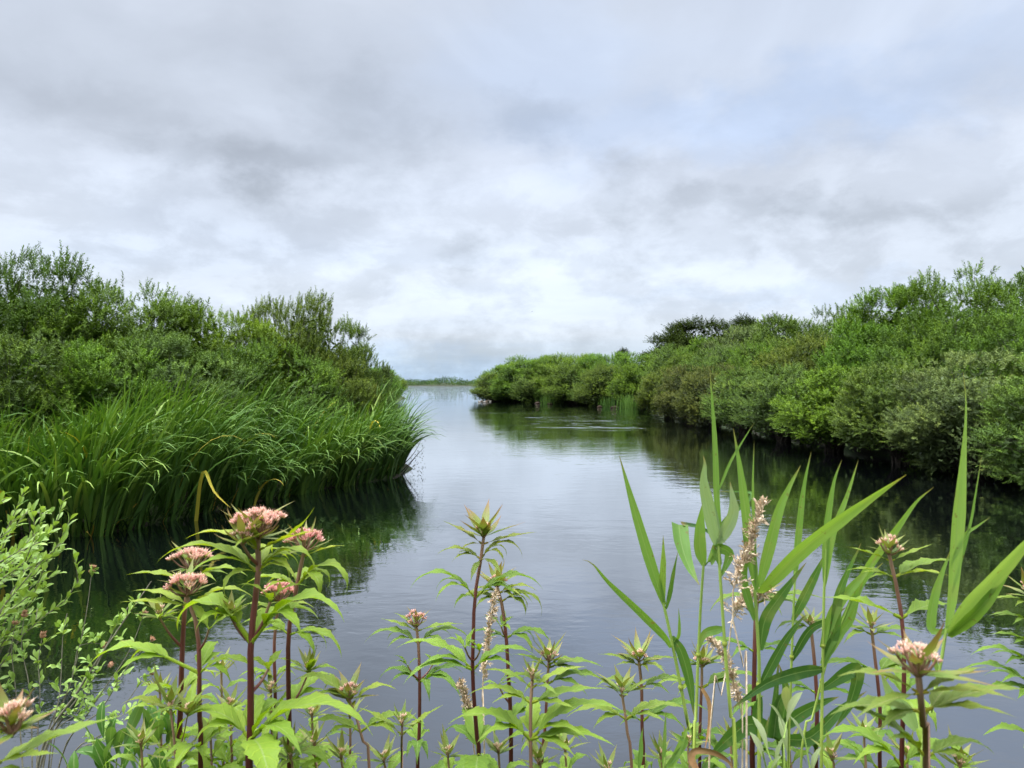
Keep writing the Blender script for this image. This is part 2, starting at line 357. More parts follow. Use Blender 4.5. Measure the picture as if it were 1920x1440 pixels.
def m_agri():
    m, t = mat('agrimony_leaf')
    tone = attr(t, 'tone'); uvn = t.n('ShaderNodeSeparateXYZ', Vector=attr(t, 'blade', 'Vector')).outputs
    au = t.math('MULTIPLY', t.math('ABSOLUTE', t.math('SUBTRACT', uvn[0], 0.5)), 2.0)
    oi = t.n('ShaderNodeObjectInfo')
    c = t.ramp(tone, [(0.0, (0.058, 0.150, 0.009)), (0.35, (0.130, 0.265, 0.012)), (0.7, (0.275, 0.425, 0.020)), (1.0, (0.41, 0.53, 0.05))])
    vein = t.math('SINE', t.math('MULTIPLY', t.math('SUBTRACT', uvn[1], t.math('MULTIPLY', au, 0.16)), 52.0))
    vl = t.smooth(vein, 0.72, 1.0)
    pos = t.n('ShaderNodeTexCoord').outputs['Object']
    net = t.noise(pos, 170, 3, 0.6); blot = t.noise(pos, 24, 4, 0.6)
    c = t.mix(t.math('MULTIPLY', vl, 0.45), c, t.mix(1.0, c, (1.6, 1.4, 1.5), 'MULTIPLY'))
    c = t.mix(t.math('MULTIPLY', t.smooth(au, 0.10, 0.0), 0.7), c, (0.40, 0.50, 0.20))
    c = t.mix(t.math('MULTIPLY', t.smooth(net, 0.45, 0.7), 0.25), c, t.mix(1.0, c, (0.62, 0.7, 0.5), 'MULTIPLY'))
    c = t.mix(t.math('MULTIPLY', t.smooth(blot, 0.5, 0.75), 0.40), c, t.mix(1.0, c, (1.45, 1.22, 0.9), 'MULTIPLY'))
    edge = t.math('MULTIPLY', t.smooth(t.math('ADD', au, t.math('MULTIPLY', uvn[1], 0.25)), 0.95, 1.18), t.smooth(t.noise(pos, 9, 2), 0.45, 0.62))
    c = t.mix(t.math('MULTIPLY', edge, 0.55), c, (0.36, 0.13, 0.07))
    bf = t.n('ShaderNodeNewGeometry').outputs['Backfacing']
    c = t.mix(t.n('ShaderNodeSeparateColor', Color=oi.outputs['Color']).outputs[0], c, t.mix(1.0, c, (1.25, 0.62, 1.1), 'MULTIPLY'))
    c = t.mix(t.math('MULTIPLY', bf, 0.35), c, (0.20, 0.29, 0.09))
    hh = t.math('ADD', t.math('MULTIPLY', vl, -0.5), t.math('MULTIPLY', net, 0.35))
    b = t.n('ShaderNodeBump', Strength=0.6, Distance=0.0015, Height=hh)
    leaf_out(t, c, 0.38, 0.5, 0.22, b.outputs[0]); return m
M_AGRI = m_agri()
def m_bract():
    m, t = mat('agrimony_bract')
    tone = attr(t, 'tone'); uvn = t.n('ShaderNodeSeparateXYZ', Vector=attr(t, 'blade', 'Vector')).outputs
    c = t.ramp(tone, [(0.0, (0.11, 0.20, 0.025)), (0.5, (0.19, 0.28, 0.045)), (1.0, (0.28, 0.30, 0.09))])
    oc = t.n('ShaderNodeObjectInfo').outputs['Color']
    red = t.smooth(uvn[1], 0.25, 1.0)
    c = t.mix(t.math('MULTIPLY', red, t.math('MULTIPLY', t.n('ShaderNodeSeparateColor', Color=oc).outputs[0], 0.85)), c, (0.26, 0.10, 0.055))
    leaf_out(t, c, 0.3, 0.45, 0.35, None, (1.2, 1.0, 0.6)); return m
M_BRACT = m_bract()
def m_stem():
    m, t = mat('agrimony_stem')
    tone = attr(t, 'tone')
    pos = t.vec('MULTIPLY', t.n('ShaderNodeTexCoord').outputs['Object'], (420, 420, 14))
    nz = t.noise(pos, 1.0, 4)
    c = t.ramp(tone, [(0.0, (0.070, 0.012, 0.011)), (0.45, (0.115, 0.026, 0.022)), (0.75, (0.21, 0.070, 0.055)), (1.0, (0.40, 0.25, 0.16))])
    c = t.mix(t.math('MULTIPLY', t.smooth(nz, 0.42, 0.72), 0.4), c, t.mix(1.0, c, (0.55, 0.55, 0.6), 'MULTIPLY'))
    hair = t.noise(t.n('ShaderNodeTexCoord').outputs['Object'], 900, 2)
    b = t.n('ShaderNodeBump', Strength=0.5, Distance=0.0006, Height=t.math('ADD', nz, hair))
    leaf_out(t, c, 0.05, 0.5, 0.35, b.outputs[0], (1.2, .8, .7)); return m
M_STEM = m_stem()
def m_bud():
    m, t = mat('agrimony_bud')
    tone = attr(t, 'tone'); uvn = t.n('ShaderNodeSeparateXYZ', Vector=attr(t, 'blade', 'Vector')).outputs
    c = t.ramp(tone, [(0.0, (0.82, 0.64, 0.46)), (0.4, (0.85, 0.56, 0.44)), (0.75, (0.80, 0.40, 0.36)), (1.0, (0.62, 0.20, 0.22))])
    c = t.mix(t.smooth(uvn[1], 0.45, 0.0), c, (0.42, 0.36, 0.15))
    leaf_out(t, c, 0.25, 0.55, 0.3, None, (1.2, .9, .8)); return m
M_BUD = m_bud()
def m_lowleaf(name, a, b_, under, trans=0.3):
    m, t = mat(name)
    tone = attr(t, 'tone'); uvn = t.n('ShaderNodeSeparateXYZ', Vector=attr(t, 'blade', 'Vector')).outputs
    au = t.math('MULTIPLY', t.math('ABSOLUTE', t.math('SUBTRACT', uvn[0], 0.5)), 2.0)
    c = t.ramp(tone, [(0.1, a), (0.9, b_)])
    c = t.mix(t.math('MULTIPLY', t.smooth(au, 0.14, 0.0), 0.6), c, (0.40, 0.48, 0.22))
    bf = t.n('ShaderNodeNewGeometry').outputs['Backfacing']
    c = t.mix(t.math('MULTIPLY', bf, 0.6), c, under)
    leaf_out(t, c, trans, 0.42, 0.4); return m
M_LOW = m_lowleaf('creeping_willow_leaf', (0.10, 0.225, 0.022), (0.35, 0.51, 0.11), (0.25, 0.37, 0.09))
M_GLOSS = m_lowleaf('sapling_leaf', (0.045, 0.13, 0.018), (0.12, 0.26, 0.035), (0.16, 0.26, 0.10))
M_PALE = m_lowleaf('downy_leaf', (0.17, 0.24, 0.08), (0.34, 0.39, 0.21), (0.38, 0.42, 0.28))

# ------------------------------------------------------------------ terrain and water
def seg_dist(pts, poly):
    p = np.asarray(poly, float); dmin = np.full(len(pts), 1e9); inside = np.zeros(len(pts), bool)
    for a, b in zip(p, np.roll(p, -1, 0)):
        ab = b - a; s = np.clip(((pts - a) @ ab) / (ab @ ab), 0, 1)
        dmin = np.minimum(dmin, np.linalg.norm(pts - (a + s[:, None] * ab), axis=1))
        cond = ((a[1] > pts[:, 1]) != (b[1] > pts[:, 1]))
        xi = a[0] + (pts[:, 1] - a[1]) / (b[1] - a[1] + 1e-12) * (b[0] - a[0])
        inside ^= cond & (pts[:, 0] < xi)
    return np.where(inside, dmin, -dmin)
def bank(name, poly, xs, ys, h, slope, lump=0.1):
    gx, gy = np.meshgrid(xs, ys); pts = np.stack([gx.ravel(), gy.ravel()], 1)
    sd_ = seg_dist(pts, poly)
    z = np.clip(sd_ / slope, -1, 1); z = np.where(z > 0, h * (1 - (1 - z) ** 2), 0.9 * z)
    z += lump * np.where(sd_ > 0.1, 1, 0) * (np.sin(gx.ravel() * 2.1 + 1) * np.cos(gy.ravel() * 1.7) * 0.5 + np.sin(gx.ravel() * 5.3 + gy.ravel() * 4.1) * 0.25)
    nx, ny = len(xs), len(ys); i = np.arange(ny - 1)[:, None] * nx; j = np.arange(nx - 1)[None]
    q = np.stack([i + j, i + j + 1, i + nx + j + 1, i + nx + j], -1).reshape(-1, 4)
    keep = (sd_[q] > -1.5 * slope).any(1)
    mb = MB(); mb.add(np.stack([pts[:, 0], pts[:, 1], z], 1), q[keep])
    return tag(mb.obj(name, M_GROUND), kind='structure')
def gs(*parts): return np.unique(np.concatenate([np.arange(a, b, c) for a, b, c in parts]))
LEFT = [(-60, 8.5), (-14, 9.2), (-8, 9.4), (-5.5, 9.8), (-4.7, 11.7), (-3.9, 13.7), (-2.4, 16.0), (-2.3, 17.6), (-3.2, 20.5), (-5.2, 28), (-8.4, 46), (-12.6, 80), (-14.6, 104), (-17, 118), (-40, 140), (-300, 170), (-300, 8.5)]
RIGHT = [(60, 6), (15, 8), (11.2, 14), (10.6, 17), (10.2, 23), (10.3, 37), (11.3, 55), (11.6, 64), (7.2, 78), (0.2, 85.5), (-3.0, 89), (-3.4, 91), (-1.5, 96), (30, 120), (400, 190), (400, 6)]
NEAR = [(-60, -60), (60, -60), (60, 4.5), (8, 3.3), (3, 2.75), (0, 2.6), (-3, 2.95), (-8, 4.2), (-60, 7.5)]
FAR = [(-900, 690), (-300, 700), (-40, 702), (60, 690), (400, 660), (1200, 640), (1500, 1600), (-1500, 1600)]
bank('left_bank', LEFT, gs((-300, -40, 10), (-40, -10, 1.5), (-10, -1.4, .3)), gs((6, 24, .3), (24, 60, 1.5), (60, 175, 4)), 0.35, 1.2, 0.08)
bank('right_bank', RIGHT, gs((-7, 6, .6), (6, 18, .35), (18, 50, 2), (50, 400, 12)), gs((4, 30, .35), (30, 100, .8), (100, 195, 5)), 0.4, 1.2, 0.08)
bank('near_bank', NEAR, gs((-60, -6, 2), (-6, 6, .2), (6, 60, 2)), gs((-60, -4, 3), (-4, 5, .2), (5, 8, .5)), 0.45, 1.0, 0.04)
fs = bank('far_shore', FAR, gs((-900, -200, 25), (-200, 100, 5), (100, 1500, 40)), gs((660, 760, 4), (760, 1650, 40)), 3.2, 60, 0.3)
mb = MB(); s_ = 7000.0; mb.add([(-s_, -60, 0), (s_, -60, 0), (s_, s_, 0), (-s_, s_, 0)], [(0, 1, 2, 3)])
tag(mb.obj('lake_water', M_WATER, smooth=False), kind='structure')

# ------------------------------------------------------------------ shrubs on the banks
def add_leaves(mb, base, dirs, nrm, L, Wd, tone):
    n = len(base); dirs = norm(dirs); side = norm(np.cross(dirs, nrm)); up = np.cross(side, dirs)
    L = L[:, None]; Wd = Wd[:, None]
    a = base; b = base + dirs * L * 0.45 + side * Wd * 0.5 + up * Wd * 0.12
    c = base + dirs * L * 0.97 - up * L * 0.10; e = base + dirs * L * 0.45 - side * Wd * 0.5 + up * Wd * 0.12
    v = np.stack([a, b, c, e], 1).reshape(-1, 3)
    k = np.arange(n)[:, None] * 4
    tr = np.concatenate([k + np.array([[0, 1, 2]]), k + np.array([[0, 2, 3]])])
    mb.add(v, None, tr, np.tile([[.5, 0], [1, .45], [.5, 1], [0, .45]], (n, 1)), np.repeat(tone, 4))
def shrub_meshes(seed, R, H, n_cl, n_sh, n_lf, LL, WW, upright, leafmat, cr=(0.34, 0.7), spikes=40, low=0.05, bare=0.0):
    g = np.random.default_rng(seed)
    # clump centres over a lumpy dome
    ct = []; kk = 0
    lob = g.normal(size=(7, 3)); lob[:, 2] = np.abs(lob[:, 2]); lob = norm(lob); lamp = g.uniform(-0.16, 0.2, 7)
    while len(ct) < n_cl:
        v = g.normal(size=3); v[2] = abs(v[2]) - 0.34; v /= np.linalg.norm(v)
        s = 1.0 + float((lamp * np.exp(-(1 - lob @ v) * 4)).sum())
        s *= g.uniform(0.84, 1.0) if g.random() < 0.82 else g.uniform(0.5, 0.84)
        sq = 1.0 / (np.abs(v) ** 2.7).sum() ** (1 / 2.7); rad = (R - 0.42) * (0.72 + 0.28 * sq)
        zc = v[2] * (0.75 + 0.25 * sq)
        z = H * 0.34 + (zc * (H * 0.66 - 0.42) if zc > 0 else zc * H * 0.46) * s
        p = np.array([v[0] * rad * s, v[1] * rad * s, max(z, H * low)])
        ct.append(p)
    ct = np.array(ct); rr = g.uniform(cr[0], cr[1], n_cl) * R / 2.2
    ctone = g.normal(0, 0.10, n_cl)
    N = n_cl * n_sh
    ci = np.repeat(np.arange(n_cl), n_sh)
    dv = norm(g.normal(size=(N, 3))); outward = norm(ct[ci] - np.array([0, 0, H * 0.28]))
    dv = norm(dv + outward * 0.55 + np.array([0, 0, 0.25]))
    org = ct[ci] + dv * (rr[ci] * g.uniform(0.35, 1.0, N) ** 0.6)[:, None] * np.array([1, 1, 0.85])
    sd_ = norm(outward * 0.45 + dv * 0.45 + np.array([0, 0, upright]) + g.normal(0, 0.28, (N, 3)))
    sl_ = g.uniform(0.20, 0.40, N) * (R / 2.2)
    # upright leading shoots along the top
    top = np.argsort(-ct[:, 2])[: max(4, n_cl // 3)]
    si = g.choice(top, spikes)
    so = ct[si] + g.normal(0, 0.22, (spikes, 3)) + np.array([0, 0, 0.05]); sdr = norm(np.array([0, 0, 1.0]) + g.normal(0, 0.22, (spikes, 3)))
    org = np.concatenate([org, so]); sd_ = np.concatenate([sd_, sdr]); sl_ = np.concatenate([sl_, g.uniform(0.24, 0.40, spikes)])
    ci = np.concatenate([ci, si]); N += spikes
    org[:, 2] = np.maximum(org[:, 2], 0.06)
    li = np.repeat(np.arange(N), n_lf); f = np.tile(np.linspace(0.05, 1.0, n_lf), N)
    az = np.tile(np.arange(n_lf) * 2.4, N) + np.repeat(g.uniform(0, 6.28, N), n_lf)
    A = norm(np.cross(sd_, np.array([0.13, 0.31, 0.94]) + g.normal(0, .2, (N, 3)))); B = np.cross(sd_, A)
    rad = A[li] * np.cos(az)[:, None] + B[li] * np.sin(az)[:, None]
    base = org[li] + sd_[li] * (sl_[li] * f)[:, None]
    spread = 1.05 - 0.65 * f
    dirs = sd_[li] * (0.75 - 0.1 * spread)[:, None] + rad * spread[:, None] + g.normal(0, 0.18, (len(li), 3))
    nr = sd_[li] - 0.3 * rad + g.normal(0, 0.45, (len(li), 3)) + np.array([0, 0, 0.5])
    L = LL * g.uniform(0.65, 1.15, len(li)) * (1.0 - 0.35 * f); Wd = L * (WW / LL) * g.uniform(0.85, 1.15, len(li))
    stone = g.normal(0, 0.15, N)
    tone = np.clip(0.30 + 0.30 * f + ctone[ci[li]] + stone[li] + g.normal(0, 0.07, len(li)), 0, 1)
    keep = g.random(len(li)) > bare
    mb = MB(); add_leaves(mb, base[keep], dirs[keep], nr[keep], L[keep], Wd[keep], tone[keep])
    # oversized inner leaves added to block light, crown shade painted into their dark tone
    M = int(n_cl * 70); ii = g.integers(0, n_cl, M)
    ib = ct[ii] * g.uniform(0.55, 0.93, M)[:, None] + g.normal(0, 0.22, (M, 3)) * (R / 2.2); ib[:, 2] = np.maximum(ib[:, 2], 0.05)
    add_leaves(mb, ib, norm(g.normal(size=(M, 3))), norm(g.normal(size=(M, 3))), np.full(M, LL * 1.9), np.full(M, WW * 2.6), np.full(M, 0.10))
    # trunk: several stems from one stool, a limb into each clump
    tb = MB()
    for i in range(n_cl):
        b0 = np.array([g.normal(0, 0.12), g.normal(0, 0.12), -0.3]); m1 = ct[i] * np.array([.35, .35, .5]) + g.normal(0, 0.1, 3)
        tube(tb, [b0, m1, ct[i] * 0.8 + m1 * 0.2, ct[i] + outward[i * n_sh] * rr[i] * 0.5], [0.035, 0.022, 0.012, 0.004], 5, n=8)
    al = np.concatenate(mb.v); kz = H / np.percentile(al[:, 2], 99.85); kr = R / np.percentile(np.hypot(al[:, 0], al[:, 1]), 97.5)
    for q_ in (mb, tb): q_.v = [a_ * np.array([kr, kr, kz]) for a_ in q_.v]
    return mb.mesh('crown', leafmat), tb.mesh('trunk', M_BARK)

WR, WH = 2.2, 4.2
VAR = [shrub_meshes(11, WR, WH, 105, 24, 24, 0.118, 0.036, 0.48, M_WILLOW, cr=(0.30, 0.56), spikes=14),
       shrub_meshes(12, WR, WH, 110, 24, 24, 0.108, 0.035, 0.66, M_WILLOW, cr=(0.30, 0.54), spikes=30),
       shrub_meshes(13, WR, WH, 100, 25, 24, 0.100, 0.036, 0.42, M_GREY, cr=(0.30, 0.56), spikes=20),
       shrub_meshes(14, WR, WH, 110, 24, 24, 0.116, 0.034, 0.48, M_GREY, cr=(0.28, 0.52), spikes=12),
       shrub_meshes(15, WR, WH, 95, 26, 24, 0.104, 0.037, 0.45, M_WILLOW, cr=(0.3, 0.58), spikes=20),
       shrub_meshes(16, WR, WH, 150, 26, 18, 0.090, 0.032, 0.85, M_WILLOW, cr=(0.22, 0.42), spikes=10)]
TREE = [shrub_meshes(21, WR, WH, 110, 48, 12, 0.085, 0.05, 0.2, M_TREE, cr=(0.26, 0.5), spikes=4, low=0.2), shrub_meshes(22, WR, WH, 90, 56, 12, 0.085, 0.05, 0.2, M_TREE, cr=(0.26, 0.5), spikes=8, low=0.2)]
FRESH, GREYG, OLIVE, DARK, LIME, SILVER, BROWN = (0.098, 0.182, 0.016), (0.094, 0.158, 0.028), (0.098, 0.146, 0.017), (0.066, 0.130, 0.013), (0.124, 0.200, 0.016), (0.116, 0.172, 0.055), (0.100, 0.112, 0.024)
def shrub(px, Y, r, H, var, col, label, group, rot=None, z0=0.2, X=None, name='willow_shrub', cat='shrub', src=None):
    x = (px - 960) / F * Y if X is None else X
    o = thing(name, label, cat, (x, Y, z0), group)
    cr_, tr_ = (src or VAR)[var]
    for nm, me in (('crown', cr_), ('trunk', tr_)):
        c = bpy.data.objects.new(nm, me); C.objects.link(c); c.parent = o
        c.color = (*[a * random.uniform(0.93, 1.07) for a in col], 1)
    o.rotation_euler = (0, 0, random.uniform(0, 6.28) if rot is None else rot)
    o.scale = (r / WR, r / WR * random.uniform(.93, 1.07), H / WH)
    return o
GL = 'willow shrubs behind the iris bed'; GR = 'willow shrubs along the channel bank'; GP = 'shrubs on the distant point'
shrub(-15, 13.7, 1.9, 4.4, 1, DARK, 'tall dark willow shrub with the highest upright shoots behind the iris bed', GL)
shrub(105, 14.4, 1.9, 3.55, 0, FRESH, 'light feathery willow shrub beside the tallest dark one behind the irises', GL)
shrub(215, 15.6, 2.0, 3.95, 4, GREYG, 'high round grey-green willow with three leafy tufts on top, above the irises', GL)
shrub(325, 16.5, 2.0, 3.70, 0, FRESH, 'bright fresh-green willow midway along the iris bed skyline', GL)
shrub(425, 17.5, 1.9, 3.50, 4, LIME, 'yellow-green willow in the dip of the skyline behind the irises', GL)
shrub(520, 18.6, 1.9, 4.1, 1, OLIVE, 'olive willow with upright twiggy top, tallest near the channel end of the irises', GL)
shrub(605, 19.6, 1.8, 3.65, 1, OLIVE, 'olive willow sloping to the water behind the iris tip', GL)
shrub(676, 21.0, 1.05, 2.85, 3, GREYG, 'small loose willow at the very end of the iris-side thicket', GL)
shrub(40, 12.6, 1.6, 2.65, 2, DARK, 'low dark willow under the tallest shrub, leaning over the irises', GL)
shrub(180, 13.3, 1.6, 2.6, 4, FRESH, 'low green willow in front of the three-tufted one', GL)
shrub(295, 14.3, 1.7, 2.75, 3, GREYG, 'grey-brown low willow above the middle of the irises', GL)
shrub(415, 15.6, 1.6, 2.55, 0, DARK, 'dark low willow beside a black gap above the irises', GL)
shrub(530, 17.0, 1.6, 2.8, 2, FRESH, 'leafy green low willow below the olive twiggy one', GL)
shrub(628, 18.6, 1.25, 2.5, 3, OLIVE, 'low dull willow behind the pointed end of the iris bed', GL)
shrub(700, 56, 2.4, 3.1, 5, FRESH, 'rounded green shrub just beyond the end of the iris-side thicket', 'shrubs further along the iris bank')
shrub(702, 100, 4.7, 3.9, 5, LIME, 'yellow-green dome of shrub reaching the open lake', 'shrubs further along the iris bank')
shrub(645, 78, 4.0, 3.8, 5, FRESH, 'green shrub half hidden behind the end of the iris-side thicket', 'shrubs further along the iris bank')
# other bank, back row (skyline), then middle and front rows
for (x, y, r, h, v, c, lb) in [
    (14.3, 19.0, 2.7, 4.6, 1, DARK, 'tallest dark willow with spiky shoots at the near end of the far bank skyline'),
    (14.0, 22.5, 2.7, 4.65, 1, FRESH, 'spiky green willow second along the far bank skyline'),
    (13.8, 26.5, 2.7, 4.85, 0, FRESH, 'broad green willow on the slope of the far bank skyline'),
    (13.9, 31.5, 2.8, 4.6, 4, DARK, 'dark rounded willow in the middle of the far bank skyline'),
    (13.9, 37.5, 2.8, 4.7, 0, GREYG, 'grey-green willow next to the dark trees on the skyline'),
    (13.8, 44.5, 2.8, 4.75, 3, SILVER, 'pale silvery willow standing against the dark trees'),
    (14.0, 53.5, 3.0, 4.6, 0, FRESH, 'fresh green willow below the dark tree crowns'),
    (13.5, 60.5, 3.0, 4.5, 2, GREYG, 'grey-green willow at the foot of the small dark tree')]:
    shrub(0, y, r, h * 1.09, v, c, lb, GR, X=x, z0=0.3)
for (x, y, r, h, v, c, lb) in [
    (12.2, 16.6, 2.1, 4.0, 3, FRESH, 'mid-height green willow behind the nearest waterside bush'),
    (11.9, 20.5, 2.1, 3.9, 4, DARK, 'dark mid-height willow over the grey bush by the water'),
    (11.7, 24.5, 2.1, 3.8, 0, FRESH, 'light green mid-height willow above the lime bush'),
    (11.6, 29.5, 2.1, 3.7, 2, OLIVE, 'olive mid-height willow in the middle of the bank'),
    (11.5, 35, 2.2, 3.7, 4, FRESH, 'green mid-height willow above the brown bush'),
    (11.5, 41.5, 2.3, 3.8, 2, GREYG, 'mid-height greyish willow beneath the silvery one'),
    (11.6, 49, 2.3, 3.8, 0, OLIVE, 'dull mid-height willow where the bank recedes')]:
    shrub(0, y, r, h, v, c, lb, GR, X=x, z0=0.25)
for (x, y, r, h, v, c, lb) in [
    (10.3, 13.2, 1.8, 2.6, 3, GREYG, 'grey-green bush nearest the camera overhanging the dark water'),
    (10.0, 16.2, 1.8, 2.6, 3, SILVER, 'silver-grey waterside bush with drooping sprays'),
    (9.8, 18.8, 1.8, 2.5, 4, GREYG, 'dense grey-green waterside bush before the lime one'),
    (9.5, 22.0, 1.8, 2.4, 0, LIME, 'lime-green waterside bush hanging low over the water'),
    (9.5, 26.0, 1.8, 2.6, 2, GREYG, 'greyish waterside bush beyond the lime one'),
    (9.4, 30.0, 1.8, 2.6, 2, GREYG, 'grey-green waterside bush beside the brown one'),
    (9.4, 34.5, 1.9, 2.8, 2, BROWN, 'brownish waterside bush with thin bare twigs'),
    (9.6, 40.0, 2.0, 2.9, 2, BROWN, 'red-brown rounded bush at the bend of the bank'),
    (9.8, 46.5, 2.1, 3.0, 2, OLIVE, 'olive bush at the corner by the pale grass tuft')]:
    shrub(0, y, r, h, v, c, lb, GR, X=x, z0=0.12)
for (x, y, r, h, v, c, lb) in [
    (10.8, 65, 2.6, 3.6, 4, FRESH, 'green shrub next to the pale reeds on the point'),
    (8.8, 70.0, 2.8, 3.5, 2, OLIVE, 'olive shrub above the brown lump at the bend'),
    (6.2, 75.5, 3.0, 3.7, 2, OLIVE, 'large dull shrub in the middle of the point'),
    (3.0, 81.0, 2.7, 3.3, 4, GREYG, 'grey-green waterside shrub by the green tuft'),
    (0.6, 84.5, 2.7, 3.5, 2, GREYG, 'rounded shrub beside the swimming ducks'),
    (-2.0, 87.5, 2.6, 2.9, 2, OLIVE, 'last shrub at the tip of the point'),
    (11.5, 74, 3.8, 4.7, 5, FRESH, 'bright shrub on the skyline of the point by the tiny tree'),
    (7.0, 80, 4.2, 4.75, 5, LIME, 'yellow-green shrub on top of the point'),
    (2.6, 86, 4.4, 4.7, 5, FRESH, 'fresh green shrub on the falling skyline of the point'),
    (-0.6, 91, 3.4, 3.9, 5, FRESH, 'lowest green shrub on the skyline over the tip of the point'),
    (9.3, 77.5, 3.6, 4.75, 5, FRESH, 'green shrub of the point skyline between the tiny tree and the yellow-green one'),
    (4.8, 83.5, 3.8, 4.8, 5, FRESH, 'highest even-topped shrub in the middle of the point skyline'),
    (0.9, 89, 3.6, 4.35, 5, LIME, 'yellow-green shrub where the point skyline starts to fall'),
    (7.6, 72.5, 2.0, 2.0, 2, DARK, 'low dark shrub filling the waterline near the bend'),
    (4.6, 78.5, 2.0, 2.0, 4, DARK, 'low dark shrub at the waterline beside the bright green tuft'),
    (1.8, 82.8, 2.0, 2.1, 2, DARK, 'low dark shrub at the waterline near the ducks'),
    (-0.8, 86.2, 2.0, 2.1, 4, DARK, 'low dark shrub right behind the ducks'),
    (15.5, 72, 4.0, 4.7, 5, FRESH, 'green shrub joining the point to the channel bank')]:
    shrub(0, y, r * 1.12, h * 1.10, v, c, lb, GP, X=x, z0=0.0)
TD = (0.026, 0.044, 0.006)
def dark_tree(px, Y, top, wpx, v, label):
    H = CAM_Z + (720 - top) / F * Y - 0.3
    return shrub(px, Y, wpx * 1.55 / F * Y, H * 1.08, v, TD, label, 'dark trees behind the willows', name='dark_tree', cat='tree', src=TREE, z0=0.3)
dark_tree(1262, 84, 638, 36, 1, 'smallest of the dark trees, with a ragged edge against the sky')
dark_tree(1338, 86, 610, 82, 0, 'broadest dark tree rising behind the willows')
dark_tree(1430, 88, 602, 54, 0, 'dark flat-topped tree beside the silvery willow')
dark_tree(1168, 100, 659, 13, 1, 'tiny dark treetop poking above the shrubs of the point')
# far woodland across the lake: reads as one mass
mb = MB(); g = np.random.default_rng(5); n = 26000
tx = g.uniform(-230, 60, n)
prof = 3.0 + 2.6 * np.sin(tx * 0.11) * np.sin(tx * 0.043 + 1) + 2.4 * np.exp(-((tx + 58) / 22) ** 2) + 1.6 * np.exp(-((tx + 32) / 9) ** 2)
row = g.integers(0, 3, n); ty = 712 + row * 40 + g.uniform(-12, 12, n)
tz = 0.8 + row * 1.15 + g.uniform(0, 1, n) ** 0.7 * np.maximum(prof, 1.2) * (0.55 + 0.18 * row) * (0.75 + 0.5 * np.sin(tx * 0.9 + row * 2 + np.floor(tx / 5)) ** 2)
tb_ = np.stack([tx, ty, tz], 1)
add_leaves(mb, tb_, norm(g.normal(size=(n, 3)) + [0, 0, .5]), norm(g.normal(size=(n, 3)) + [0, -.4, .6]), g.uniform(0.5, 1.3, n), g.uniform(0.4, 0.9, n), np.clip(0.45 + 0.2 * np.sin(tx * 0.31 + row) + g.normal(0, .12, n), 0, 1))
o = mb.obj('treeline', M_TREE); o.color = (0.050, 0.095, 0.030, 1); tag(o, 'low wooded shore across the open lake', 'woodland', kind='stuff')

# ------------------------------------------------------------------ iris bed
def blades(mb, base, phi, th0, kap, L, w0, tone, S=8, pw=2.0, rnd=0.5, g=RNG):
    n = len(base); s = np.linspace(0, 1, S + 1)
    th = th0[:, None] + kap[:, None] * s[None] ** pw
    st = (L / S)[:, None]
    hx = np.cumsum(np.sin(th) * st, 1); hz = np.cumsum(np.cos(th) * st, 1)
    hx = np.concatenate([np.zeros((n, 1)), hx[:, :-1]], 1); hz = np.concatenate([np.zeros((n, 1)), hz[:, :-1]], 1)
    ph = phi[:, None] + g.normal(0, 0.12, n)[:, None] * s[None] * 3
    c = base[:, None] + np.stack([np.cos(ph) * hx, np.sin(ph) * hx, hz], -1)
    a = phi + pi / 2 + g.normal(0, rnd, n)
    side = np.stack([np.cos(a), np.sin(a), np.zeros(n)], -1)[:, None]
    T = norm(np.gradient(c, axis=1)); side = norm(side - T * np.sum(T * side, -1, keepdims=True)); nr = np.cross(side, T)
    w = (w0[:, None] * np.clip(1.02 - s[None] ** 2.6, 0.04, 1) * (0.75 + 0.25 * np.minimum(1, s * 4)))[..., None] * 0.5
    v = np.stack([c - side * w + nr * w * 0.25, c, c + side * w + nr * w * 0.25], 2)     # n, S+1, 3, 3
    k = np.arange(n)[:, None, None] * (S + 1) * 3; i = np.arange(S)[None, :, None] * 3; j = np.arange(2)[None, None]
    q = np.stack([k + i + j, k + i + j + 1, k + i + j + 4, k + i + j + 3], -1).reshape(-1, 4)
    uv = np.stack(np.broadcast_arrays(np.array([0, .5, 1])[None, None], s[None, :, None] + np.zeros((n, 1, 1))), -1)
    mb.add(v, q, uv=uv, tone=np.repeat(tone, (S + 1) * 3))
WL = np.array([(-13, 9.2), (-8, 9.4), (-5.5, 9.8), (-4.7, 11.7), (-3.9, 13.7), (-2.6, 15.9), (-2.7, 17.4), (-3.7, 20.3)])
def along(s):
    L = np.concatenate([[0], np.cumsum(np.linalg.norm(np.diff(WL, axis=0), axis=1))])
    x = np.interp(s * L[-1], L, WL[:, 0]); y = np.interp(s * L[-1], L, WL[:, 1]); return np.stack([x, y], -1)
g = np.random.default_rng(31)
nf = 1450                                            # fans of five blades
s = g.uniform(0, 1, nf); p = along(s); tg = norm(along(np.minimum(s + .01, 1)) - along(np.maximum(s - .01, 0)))
inw = np.stack([-tg[:, 1], tg[:, 0]], 1)
dist = g.uniform(0, 1, nf) ** 1.2 * 2.5 - 0.10
fb = p + inw * dist[:, None]
big = 1.0 + 0.16 * np.sin(fb[:, 0] * 2.1 + 0.6) + 0.10 * np.sin(fb[:, 1] * 1.7 + fb[:, 0])
k = 5; fi = np.repeat(np.arange(nf), k); n = nf * k
base = np.concatenate([fb[fi] + g.normal(0, 0.035, (n, 2)), np.where(dist[fi] < 0.2, -0.04, 0.12)[:, None]], 1)
edge = np.clip(1 - dist[fi] / 0.8, 0, 1) * np.interp(s[fi], [0, .8, .95], [1, 1, .35])
outd = -inw[fi]
